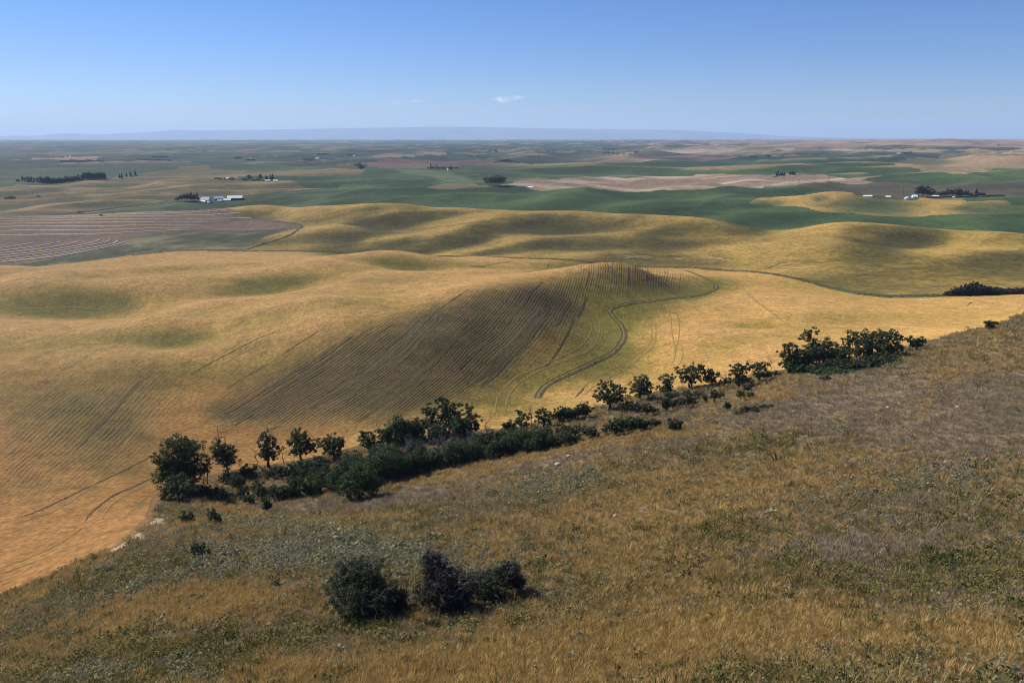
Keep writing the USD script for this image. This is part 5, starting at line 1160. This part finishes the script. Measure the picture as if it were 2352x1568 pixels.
scatter('dry_grass', 'dry tan and brown bunch grass covering the near hillside', 'grass', [(0, mk(1, 34, 0.33, .22, .021, .40, G_TAN)), (0, mk(2, 30, 0.42, .18, .021, .30, G_TAN)), (1, mk(3, 34, 0.24, .28, .021, .45, G_BROWN)), (1, mk(4, 30, 0.28, .26, .021, .35, G_BROWN)), (2, mk(5, 20, .50, .24, .030, .5, G_STRAW)), (3, mk(6, 36, 0.24, .30, .021, .6, G_MAUVE)), (3, mk(7, 32, 0.29, .28, .021, .5, G_MAUVE))], np.isin(kind, (0, 1, 2, 3)), 1.0)
scatter('green_weeds', 'low olive and green weeds growing among the dry grass', 'weeds', [(4, mh(8, 16, .34, .40, .12, G_OLIVE)), (4, mk(9, 22, .48, .26, .032, .35, G_OLIVE)), (5, mh(10, 18, .36, .42, .13, G_GREEN)), (5, mk(12, 22, .42, .28, .034, .4, G_GREEN))], np.isin(kind, (4, 5)), 1.0)
scatter('sage_herbs', 'pale grey green leafy herbs dotted over the near hillside', 'herbs', [(6, mh(13, 12, .26, .42, .15, G_SAGE)), (6, mh(14, 16, .30, .50, .13, G_SAGE))], kind == 6, .95)
# pale rocks on the slope
M_ROCK = flat_mat('pale_rock', (.34, .32, .29), (.50, .47, .43), 4.0)
for k, (u, v, w, label) in enumerate([(1306, 1050, 11, 'small white rock on the slope just below the hedge band'), (1281, 1070, 15, 'flat pale rock left of and below the small white rock'), (1414, 1190, 12, 'upright pale stone alone in the middle of the near slope'), (1822, 948, 9, 'white stone on the open slope below the right grove'), (2200, 937, 10, 'pale stone on the grey slope at right'), (2039, 938, 8, 'dark edged pale stone left of the other stone on the grey slope')]):
    rng = np.random.default_rng(50 + k); m = trimesh.creation.icosphere(2, 1.0)
    p, _ = place(u, v, 0); s = m_per_px(p) * w / 2
    vv = m.vertices * (1 + .25 * fbm(m.vertices[:, 0] * 1.3 + k, m.vertices[:, 1] * 1.3 + m.vertices[:, 2], 3, 60 + k))[:, None] * np.array([1, .8, .62 if k != 2 else 1.25]) * s
    vv = vv * .95; vv[:, 2] += s * .62
    x = put_mesh('/World/' + numbered('pale_rock'), vv + p, m.faces, M_ROCK); tag(x, label, 'rock')

# ------------------------------------------------------------------ far trees
def far_tree_proto(kind, seed):
    rng = np.random.default_rng(seed)
    if kind == 'conifer':
        V, Fc = [], []
        tiers = 7
        for t in range(tiers):
            z0 = .10 + .82 * t / tiers; z1 = z0 + .24; r = .26 * (1 - t / tiers) ** .8 + .03; n = 9
            i = len(V); V.append((0, 0, min(z1, 1.0)))
            for k in range(n):
                a = 2 * math.pi * (k + rng.uniform(-.3, .3)) / n; rr = r * rng.uniform(.65, 1.2)
                V.append((rr * math.cos(a), rr * math.sin(a), z0 + rng.uniform(-.03, .03)))
            Fc += [(i, i + 1 + k, i + 1 + (k + 1) % n) for k in range(n)] + [(i + 1 + (k + 1) % n, i + 1 + k, i) for k in range(0)]
        crown = np.array(V, float), np.array(Fc)
    else:
        cen = np.array([(rng.normal() * .17, rng.normal() * .17, rng.uniform(.35, .82)) for _ in range(16)]) if kind == 'round' else np.array([(rng.normal() * .3, rng.normal() * .25, rng.uniform(.2, .6)) for _ in range(14)])
        v, f = leaves(rng, cen, np.full(len(cen), .20), 26, .13)
        crown = v, f
    trunk = tube([(0, 0, -.05), (0, 0, .25), (0, 0, .6 if kind != 'low' else .3)], .03, .012, 5)
    return crown, trunk
PROTO = {}
CL = {}
def far_tree(kind, name, label, u, v, h, w=None, group=None, cat='tree'):
    p, _ = place(u, v, 0); s = m_per_px(p); H = h * s; Wd = (w or h) * s
    nm = numbered(name); x = UsdGeom.Xform.Define(stage, '/World/' + nm); pr = x.GetPrim()
    base = {'conifer': .52, 'round': .80, 'low': 1.1}[kind]
    rng = np.random.default_rng(int(u * 7 + v))
    if (kind, name) not in PROTO or rng.random() < .0:
        crown, trunk = far_tree_proto(kind, len(PROTO) + 5)
        put_mesh(f'/World/{nm}/crown', *crown, M_CONIF if kind == 'conifer' else M_LEAF3); put_mesh(f'/World/{nm}/trunk', *trunk, M_BARK)
        PROTO[(kind, name)] = pr.GetPath()
    else:
        pr.GetReferences().AddInternalReference(PROTO[(kind, name)]); pr.SetInstanceable(True)
        x.ClearXformOpOrder()
        for a in ('xformOp:translate', 'xformOp:scale', 'xformOp:rotateZ'):
            pass
    x.ClearXformOpOrder()
    (x.AddTranslateOp()).Set(Gf.Vec3d(*p)); x.AddRotateZOp().Set(float(rng.uniform(0, 360))); x.AddScaleOp().Set(Gf.Vec3f(Wd / base, Wd / base, H))
    tag(pr, label, cat, group)
    if not group and pr.GetCustomDataByKey('group'):
        pr.ClearCustomDataByKey('group')
def P3(x0, y0, w, x, y):
    return ZD(x0, y0, w, [(x, y)])[0]
rf = np.random.default_rng(31)
for k, zx in enumerate(np.linspace(262, 935, 27)):                               # windbreak
    u, v = P3(0, 340, 500, zx, np.interp(zx, [200, 300, 600, 800, 935], [494, 490, 497, 492, 476])); far_tree('conifer', 'windbreak_pine', f'dark pine, {nth(k)} from the left in the long windbreak on the left plain', u, v, rf.uniform(11, 16), 9, 'pines of the long windbreak')
for k, zx in enumerate(np.linspace(955, 1205, 12)):
    u, v = P3(0, 340, 500, zx, 461); far_tree('conifer', 'windbreak_pine', f'taller dark pine, {nth(k)} from the left in the dense right end of the windbreak', u, v, rf.uniform(15, 19), 11, 'taller pines at the windbreak end')
u, v = P3(0, 340, 500, 210, 496); far_tree('round', 'plain_tree', 'round tree standing apart at the left tip of the windbreak', u, v, 9, 10)
for zx, zy, h, lb in [(1375, 446, 10, 'first pine of the five spaced out right of the windbreak'), (1402, 448, 12, 'second pine of the five spaced out right of the windbreak'), (1452, 434, 11, 'third pine of the five spaced out right of the windbreak'), (1500, 428, 13, 'fourth pine of the five spaced out right of the windbreak'), (1555, 418, 13, 'fifth pine of the five spaced out right of the windbreak')]:
    u, v = P3(0, 340, 500, zx, zy); far_tree('conifer', 'spaced_pine', lb, u, v, h, 7)
for zx, zy, h, w, k in [(390, 622, 11, 9, 'round'), (435, 618, 16, 12, 'round'), (470, 616, 17, 13, 'round'), (500, 616, 18, 14, 'round'), (530, 616, 19, 13, 'round'), (572, 614, 17, 14, 'round'), (600, 614, 15, 12, 'round'), (552, 606, 21, 9, 'conifer'), (585, 604, 16, 8, 'conifer'), (624, 606, 20, 9, 'conifer')]:
    u, v = P3(350, 360, 500, zx, zy); far_tree(k, 'farmstead_tree' if k == 'round' else 'farmstead_spruce', 'dark round tree in the clump beside the white roofed left farmstead' if k == 'round' else 'pointed spruce rising behind the clump at the left farmstead', u, v, h, w, 'round trees of the left farmstead' if k == 'round' else 'spruces of the left farmstead')
for zx, zy, h, w, k in [(1215, 382, 15, 13, 'round'), (1345, 384, 17, 9, 'round'), (1310, 382, 10, 5, 'conifer'), (1408, 370, 10, 6, 'conifer'), (1422, 370, 9, 6, 'conifer'), (1465, 374, 14, 8, 'conifer'), (1488, 374, 15, 8, 'conifer')]:
    u, v = P3(350, 360, 500, zx, zy); far_tree(k, 'upper_farm_tree' if k == 'round' else 'upper_farm_spruce', {1215: 'widest round tree at the upper left farmstead', 1345: 'tall round headed tree at the upper left farmstead'}.get(zx, 'small dark spruce at the upper left farmstead'), u, v, h, w, None if k == 'round' else 'spruces of the upper left farmstead')
for k_, zx in enumerate([835, 868, 885, 930, 985, 1015, 1030, 1150, 1170, 1190, 1265, 1290, 1320, 1370]):
    u, v = P3(350, 360, 500, zx, np.interp(zx, [830, 1030, 1150, 1370], [362, 368, 376, 388])); far_tree('low', 'farm_hedge_shrub', f'low dark shrub, {nth(k_)} from the left in the hedge by the upper left farmstead', u, v, rf.uniform(4, 6.5), 8, 'hedge shrubs of the upper left farmstead', 'shrub')
for zx, zy, h, w in [(1822, 428, 18, 14), (1862, 434, 19, 15), (1905, 438, 20, 15), (1945, 438, 21, 15), (1985, 436, 22, 15), (2015, 430, 19, 13), (1890, 426, 19, 15), (1960, 426, 22, 14)]:
    u, v = P3(800, 360, 500, zx, zy); far_tree('round', 'grove_tree', 'dark round tree in the compact grove at the centre of the plain', u, v, h, w, 'trees of the compact central grove')
for zx, zy, h, w, k in [(318, 216, 7, 8, 'round'), (345, 220, 9, 9, 'round'), (372, 222, 8, 8, 'round'), (430, 218, 6, 6, 'round'), (365, 252, 11, 8, 'round'), (382, 254, 16, 8, 'conifer'), (402, 254, 11, 8, 'round')]:
    u, v = P3(800, 360, 500, zx, zy); far_tree(k, 'clump_tree', 'dark tree in the small clump left of the reddish fallow field', u, v, h, w, 'trees of the small clump')
for k_, (zx, zy, h, w, k) in enumerate([(1155, 248, 6, 6, 'round'), (1182, 248, 13, 6, 'conifer'), (1205, 250, 7, 7, 'round'), (1228, 252, 7, 7, 'round'), (1252, 254, 11, 6, 'conifer'), (1280, 254, 7, 8, 'round'), (1310, 258, 8, 8, 'round'), (1345, 262, 8, 8, 'round'), (1400, 266, 10, 9, 'round'), (1425, 264, 10, 9, 'round'), (1470, 250, 5, 5, 'round'), (1490, 248, 6, 5, 'round')]):
    u, v = P3(800, 360, 500, zx, zy); far_tree(k, 'silo_row_tree', f'dark tree, {nth(k_)} from the left in the row beside the bright white silo', u, v, h, w, 'trees of the row beside the silo')
for zx, h in [(1915, 3.5), (1945, 5), (1975, 7), (2005, 9), (2035, 10.5), (2065, 9.5), (2095, 7), (2125, 4.5)]:
    u, v = P3(800, 360, 500, zx, 168 + (2035 - zx) * .04); far_tree('low', 'hilltop_shrub', 'dark shrub of the mound shaped thicket left of the round grove on the green rise', u, v, h, 10, 'shrubs of the hilltop thicket', 'shrub')
for zx, zy, h, w in [(1388, 470, 10, 5), (1405, 470, 14, 6), (1430, 468, 10, 7), (1455, 468, 11, 7), (1480, 466, 9, 7), (1545, 456, 11, 7), (1572, 456, 12, 6), (1595, 456, 10, 7)]:
    u, v = P3(1600, 330, 500, zx, zy); far_tree('conifer', 'stubble_edge_pine', 'dark pine behind the long pinkish stubble field', u, v, h, w, 'pines behind the stubble field')
for zx, zy, h, w, x0 in [(1100, 262, 5, 7, 1600), (1150, 262, 5, 7, 1600), (1295, 250, 6, 8, 1600), (1315, 250, 5, 6, 1600), (1450, 250, 3, 8, 1600), (980, 215, 5, 6, 2000), (1005, 215, 4, 6, 2000), (1030, 214, 4, 6, 2000), (1050, 214, 7, 4, 2000), (2055, 122, 5, 4, 2000), (2045, 122, 3, 5, 2000)]:
    u, v = P3(x0, 330, 500, zx, zy); far_tree('round', 'distant_tree', 'tiny dark tree on the hazy hills at upper right', u, v, h, w, 'tiny trees on the upper right hills')
for zx, zy, h, w in [(1185, 712, 29, 24), (1140, 712, 26, 18), (1245, 712, 22, 22), (1295, 712, 16, 16)]:
    u, v = P3(2000, 330, 500, zx, zy); far_tree('round', 'shade_tree', {1185: 'largest shade tree of the right hand farmstead', 1140: 'tree hugging the left side of the largest shade tree at right', 1245: 'tree hugging the right side of the largest shade tree at right', 1295: 'lower tree between the shade trees and the long white shed at right'}[zx], u, v, h, w)
for zx, zy, h, w, k in [(1375, 704, 12, 12, 'round'), (1410, 704, 14, 12, 'round'), (1440, 704, 13, 12, 'round'), (1482, 702, 18, 14, 'round'), (1530, 706, 19, 15, 'round'), (1570, 706, 19, 13, 'round'), (1640, 708, 14, 14, 'round'), (1670, 708, 17, 15, 'round'), (1705, 710, 15, 12, 'round'), (1745, 712, 10, 12, 'round'), (1850, 710, 12, 12, 'round'), (1880, 710, 11, 11, 'round'), (1600, 704, 22, 11, 'conifer'), (1622, 704, 18, 10, 'conifer'), (1795, 712, 21, 13, 'conifer')]:
    u, v = P3(2000, 330, 500, zx, zy); far_tree(k, 'shelter_tree' if k == 'round' else 'shelter_spruce', 'dark round tree in the shelter belt right of the long white shed' if k == 'round' else 'pointed spruce in the shelter belt right of the long white shed', u, v, h, w, 'round trees of the right shelter belt' if k == 'round' else 'spruces of the right shelter belt')
for zx in range(1925, 2120, 26):
    u, v = P3(2000, 330, 500, zx, 708); far_tree('low', 'shelter_shrub', 'low shrub trailing off the right end of the shelter belt', u, v, rf.uniform(5, 8), 9, 'low shrubs of the right shelter belt', 'shrub')
for zx, zy, h, w in [(75, 688, 7, 9), (105, 686, 9, 10), (135, 684, 8, 9), (160, 682, 6, 8)]:
    u, v = P3(0, 340, 500, zx, zy); far_tree('low', 'field_bush', 'rounded bush in the small clump on the gold field at far left', u, v, h, w, 'bushes of the far left clump', 'shrub')
for zx, zy, h, w, lb in [(433, 661, 5, 7, 'tiny single bush right of the far left clump'), (1168, 882, 7, 10, 'dark bush on the green strip above the mown field')]:
    u, v = P3(0, 340, 500, zx, zy); far_tree('low', 'lone_bush', lb, u, v, h, w, None, 'shrub')
for x0, w0, zs in [(0, 500, [(zx, 258 - abs(zx - 930) * .01, 4.5) for zx in range(700, 1170, 26)] + [(zx, np.interp(zx, [1580, 1950], [236, 250]), 4.5) for zx in range(1590, 1960, 26)] + [(zx, 246, 3) for zx in range(1360, 1560, 30)] + [(zx, 205, 4) for zx in range(1760, 1940, 30)]),
                   (350, 500, [(zx, 128, 6) for zx in range(1055, 1120, 16)] + [(zx, 148, 4) for zx in range(1190, 1280, 16)] + [(zx, 146, 6) for zx in range(1840, 1960, 20)] + [(zx, 82, 4) for zx in range(2005, 2120, 20)])]:
    for zx, zy, h in zs:
        u, v = P3(x0, 340 if x0 == 0 else 360, w0, zx, zy)
        clump = ('the hedge under the pale pink stubble sliver' if zx < 1200 else 'the hedge right of the pale pink sliver' if zy == 246 else 'the far hedge left of the grain bin' if zy == 205 else 'the slanting hedge left of the upper farmstead') if x0 == 0 else {128: 'the far clump left of the pale grain bin', 148: 'the low hedge round the pale grain bin', 146: 'the clump left of the distant white shed', 82: 'the far hedge above the distant white shed'}[zy]
        CL[clump] = CL.get(clump, -1) + 1
        far_tree('low', 'far_hedge_tree', f'far tree, {nth(CL[clump])} from the left in {clump}', u, v, h, 7, 'trees of the far left hedges')
for zx, zy, h, k in [(235, 98, 6, 'low'), (260, 98, 7, 'low'), (285, 97, 8, 'low'), (312, 97, 9, 'low'), (160, 110, 4, 'low'), (490, 54, 3, 'low'), (1928, 50, 7, 'low'), (1860, 48, 4, 'low'), (1610, 100, 3, 'low'), (1650, 104, 4, 'low'), (1720, 112, 5, 'low'), (1760, 118, 4, 'low'), (1805, 122, 5, 'low'), (220, 158, 4, 'low')]:
    u, v = P3(800, 360, 500, zx, zy); far_tree('low', 'far_hedge_tree', 'tiny dark tree in the far hedges across the middle of the plain', u, v, h, 6, 'trees of the far middle hedges')
for zx, zy, h in [(1770, 228, 6), (1795, 224, 5), (1820, 226, 5), (1760, 250, 5), (1790, 250, 7), (1820, 250, 6), (1850, 252, 4), (1890, 254, 4), (1930, 254, 4), (1960, 246, 6), (1975, 242, 6), (1290, 274, 4), (1315, 274, 4), (1345, 276, 5), (1070, 236, 7), (1405, 236, 4), (1435, 236, 4)]:
    u, v = P3(800, 280, 900, zx, zy); far_tree('low', 'far_hedge_tree', 'tiny dark tree in the far clumps right of the middle of the plain', u, v, h, 7, 'trees of the far right clumps')

# ------------------------------------------------------------------ farm buildings and poles
M_WHITE = flat_mat('white_sheet_roof', (.74, .74, .76), (.84, .84, .86), .2, .5)
M_WALLW = flat_mat('white_boards', (.62, .62, .63), (.74, .74, .75), .5, .7)
M_WALLD = flat_mat('dark_boards', (.055, .048, .05), (.10, .085, .085), .5, .8)
M_BLUE = flat_mat('blue_grey_roof', (.17, .22, .30), (.24, .30, .38), .3, .5)
M_DOOR = flat_mat('dark_door', (.03, .03, .035), (.05, .05, .055), .5, .6)
M_GREY = flat_mat('grey_metal', (.32, .33, .36), (.45, .46, .5), .4, .5)
M_POLE = flat_mat('pole_wood', (.07, .055, .045), (.12, .10, .08), 1.0)
def box_(x0, x1, y0, y1, z0, z1):
    m = trimesh.creation.box(bounds=[[x0, y0, z0], [x1, y1, z1]]); return np.array(m.vertices), np.array(m.faces)
def barn(label, u, v, wpx, hpx, depth=.6, turn=0.0, wall=M_WALLD, roof=M_WHITE, cat='barn', name='farm_barn', door=True, eave=.5):
    p, _ = place(u, v, .3); s = m_per_px(p); L, H = wpx * s, hpx * s; D = max(L * depth, 5.0)
    x = UsdGeom.Xform.Define(stage, '/World/' + numbered(name)); x.AddTranslateOp().Set(Gf.Vec3d(p[0], p[1] + D / 2, p[2])); x.AddRotateZOp().Set(turn); pr = x.GetPrim(); tag(pr, label, cat)
    he = H * eave; hr = H
    V = np.array([(-L/2, -D/2, 0), (L/2, -D/2, 0), (L/2, D/2, 0), (-L/2, D/2, 0), (-L/2, -D/2, he), (L/2, -D/2, he), (L/2, D/2, he), (-L/2, D/2, he), (-L/2, 0, hr - .15), (L/2, 0, hr - .15)])
    Fc = np.array([(0, 1, 5), (0, 5, 4), (2, 3, 7), (2, 7, 6), (1, 2, 6), (1, 6, 5), (5, 6, 9), (3, 0, 4), (3, 4, 7), (7, 4, 8)])
    child(pr, 'wall', V, Fc, wall)
    o = .5; k = (hr - he) / (D / 2); th = .18
    rv = []
    for xx in (-L/2 - o, L/2 + o):
        rv += [(xx, -D/2 - o, he - k * o), (xx, 0, hr), (xx, D/2 + o, he - k * o), (xx, -D/2 - o, he - k * o + th), (xx, 0, hr + th), (xx, D/2 + o, he - k * o + th)]
    rfc = [(3, 9, 10, 4), (4, 10, 11, 5), (0, 1, 7, 6), (1, 2, 8, 7), (0, 6, 9, 3), (2, 5, 11, 8), (0, 3, 4, 1), (1, 4, 5, 2), (6, 7, 10, 9), (7, 8, 11, 10)]
    child(pr, 'roof', np.array(rv), np.array(rfc), roof)
    if door:
        child(pr, 'door', *box_(-L * .12, L * .12, -D / 2 - .12, -D / 2 + .05, 0, he * .85), M_DOOR)
        for q in (-.34, .34):
            child(pr, 'window', *box_(L * q - L * .05, L * q + L * .05, -D / 2 - .08, -D / 2 + .05, he * .4, he * .75), M_DOOR)
B = lambda x0, y0, x, y: P3(x0, y0, 500, x, y)
u, v = B(350, 360, 1040, 604); barn('largest barn of the left farmstead, dark walls under a long white roof', u, v, 32, 10, .5, 14)
u, v = B(350, 360, 862, 604); barn('white roofed shed left of the largest barn at the left farmstead', u, v, 18, 8.5, .5, 14)
u, v = B(350, 360, 958, 612); barn('low white shed in front of the largest barn at the left farmstead', u, v, 15, 4.5, .5, 8, M_WALLW, door=False, name='farm_shed', cat='shed')
u, v = B(350, 360, 705, 622); barn('blue grey roofed house beside the trees at the left farmstead', u, v, 20, 9, .6, -10, M_GREY, M_BLUE, 'house', 'farm_house')
u, v = B(350, 360, 712, 592); barn('pale roofed house behind the blue grey roofed one at the left farmstead', u, v, 14, 5, .6, 6, M_WALLW, M_GREY, 'house', 'farm_house')
u, v = B(350, 360, 672, 628); barn('small low white shed at the foot of the trees at the left farmstead', u, v, 12, 4, .5, -6, M_WALLW, name='farm_shed', cat='shed', door=False)
u, v = B(350, 360, 872, 622); barn('small dark shed with a pale front in the yard of the left farmstead', u, v, 10, 4.5, .6, 10, M_WALLD, M_GREY, 'shed', 'farm_shed', False)
u, v = B(350, 360, 1425, 392); barn('left one of two white roofed barns at the upper left farmstead', u, v, 11, 5, .5, 10)
u, v = B(350, 360, 1515, 392); barn('right one of two white roofed barns at the upper left farmstead', u, v, 10, 4.5, .5, 10, M_WALLD)
u, v = B(350, 360, 965, 364); barn('tiny pale hut in the broken hedge left of the upper farmstead', u, v, 5, 4, .8, 0, M_GREY, M_WHITE, 'hut', 'farm_hut', False)
u, v = B(350, 360, 1995, 134); barn('distant white shed on the upper left plain', u, v, 8, 3.4, .5, 0, M_WALLW, name='distant_shed', cat='shed', door=False)
u, v = B(800, 360, 302, 102); barn('tiny white shed beside dark trees left of the reddish fallow field', u, v, 5, 3, .6, 0, M_WALLW, name='distant_shed', cat='shed', door=False)
u, v = B(800, 360, 2330, 460); barn('low white shed at the left end of the pinkish stubble', u, v, 11, 2.6, .4, 0, M_WALLW, name='distant_shed', cat='shed', door=False)
u, v = B(2000, 330, 562, 708); barn('long low white shed left of the right hand farmstead', u, v, 19, 3.6, .3, 3, M_WALLW, name='farm_shed', cat='shed', door=False)
u, v = B(2000, 330, 800, 716); barn('small white shed alone on the grass of the right hand farmstead', u, v, 8.5, 4, .6, 0, M_GREY, name='farm_shed', cat='shed')
u, v = B(2000, 330, 1030, 738); barn('pale gabled barn half hidden by the gold knoll at the right hand farmstead', u, v, 15, 6, .8, 80, M_WALLW, M_GREY)
u, v = B(2000, 330, 1104, 716); barn('white farmhouse against the big shade trees at right', u, v, 10, 6, .8, 0, M_WALLW, M_WHITE, 'house', 'farm_house')
u, v = B(2000, 330, 1360, 708); barn('long white roofed shed in front of the shelter belt at right', u, v, 23, 3.6, .3, 0, M_WALLD, name='farm_shed', cat='shed', door=False)
u, v = B(2000, 330, 1548, 716); barn('tiny white shed near the middle of the right shelter belt', u, v, 4, 2, .6, 0, M_WALLW, name='farm_shed', cat='shed', door=False)
u, v = B(2000, 330, 915, 222); barn('distant white barn on the hazy hills at upper right', u, v, 7.5, 4, .5, 0, M_GREY, name='distant_shed', cat='shed', door=False)
def silo(label, u, v, wpx, hpx, dome=True):
    p, _ = place(u, v, .2); s = m_per_px(p); R, H = wpx * s / 2, hpx * s
    x = UsdGeom.Xform.Define(stage, '/World/' + numbered('grain_bin')); x.AddTranslateOp().Set(Gf.Vec3d(*p)); pr = x.GetPrim(); tag(pr, label, 'grain bin')
    m = trimesh.creation.cylinder(R, H * .68, sections=18); m.apply_translation([0, 0, H * .34]); child(pr, 'bin_wall', m.vertices, m.faces, M_WALLW)
    m = trimesh.creation.revolve([(0, H), (R * .5, H * .93), (R * 1.04, H * .69), (R * 1.04, H * .66), (0, H * .66)], sections=18); child(pr, 'cone_roof', m.vertices, m.faces, M_WHITE)
u, v = B(350, 360, 750, 638); silo('squat white grain bin in front of the left farmstead', u, v, 7, 4.6)
u, v = B(350, 360, 1240, 146); silo('pale grain bin far off on the upper left plain', u, v, 3.6, 4.2)
u, v = B(800, 360, 1383, 276); silo('bright white silo beside the tree row below the fallow field', u, v, 4.2, 7)
def pole(u, v, h, label):
    p, _ = place(u, v, .5); s = m_per_px(p); H = h * s
    x = UsdGeom.Xform.Define(stage, '/World/' + numbered('utility_pole')); x.AddTranslateOp().Set(Gf.Vec3d(*p)); pr = x.GetPrim(); tag(pr, label, 'utility pole')
    child(pr, 'post', *tube([(0, 0, 0), (0, 0, H * .5), (0, 0, H)], .28, .2, 6), M_POLE); child(pr, 'crossarm', *box_(-1.5, 1.5, -.1, .1, H * .9, H * .9 + .2), M_POLE)
for x0, zx, zy, h, lb in [(1600, 1160, 572, 8, 'leftmost utility pole standing on the pinkish stubble'), (1600, 1645, 576, 14, 'utility pole at the right part of the pinkish stubble'), (1600, 1990, 522, 14, 'utility pole at the crest right of the pinkish stubble'), (2000, 965, 662, 19, 'utility pole in the brown field left of the big shade trees'), (2000, 1825, 605, 14, 'utility pole behind the shelter belt spruce at right')]:
    u, v = P3(x0, 330, 500, zx, zy); pole(u, v, h, lb)
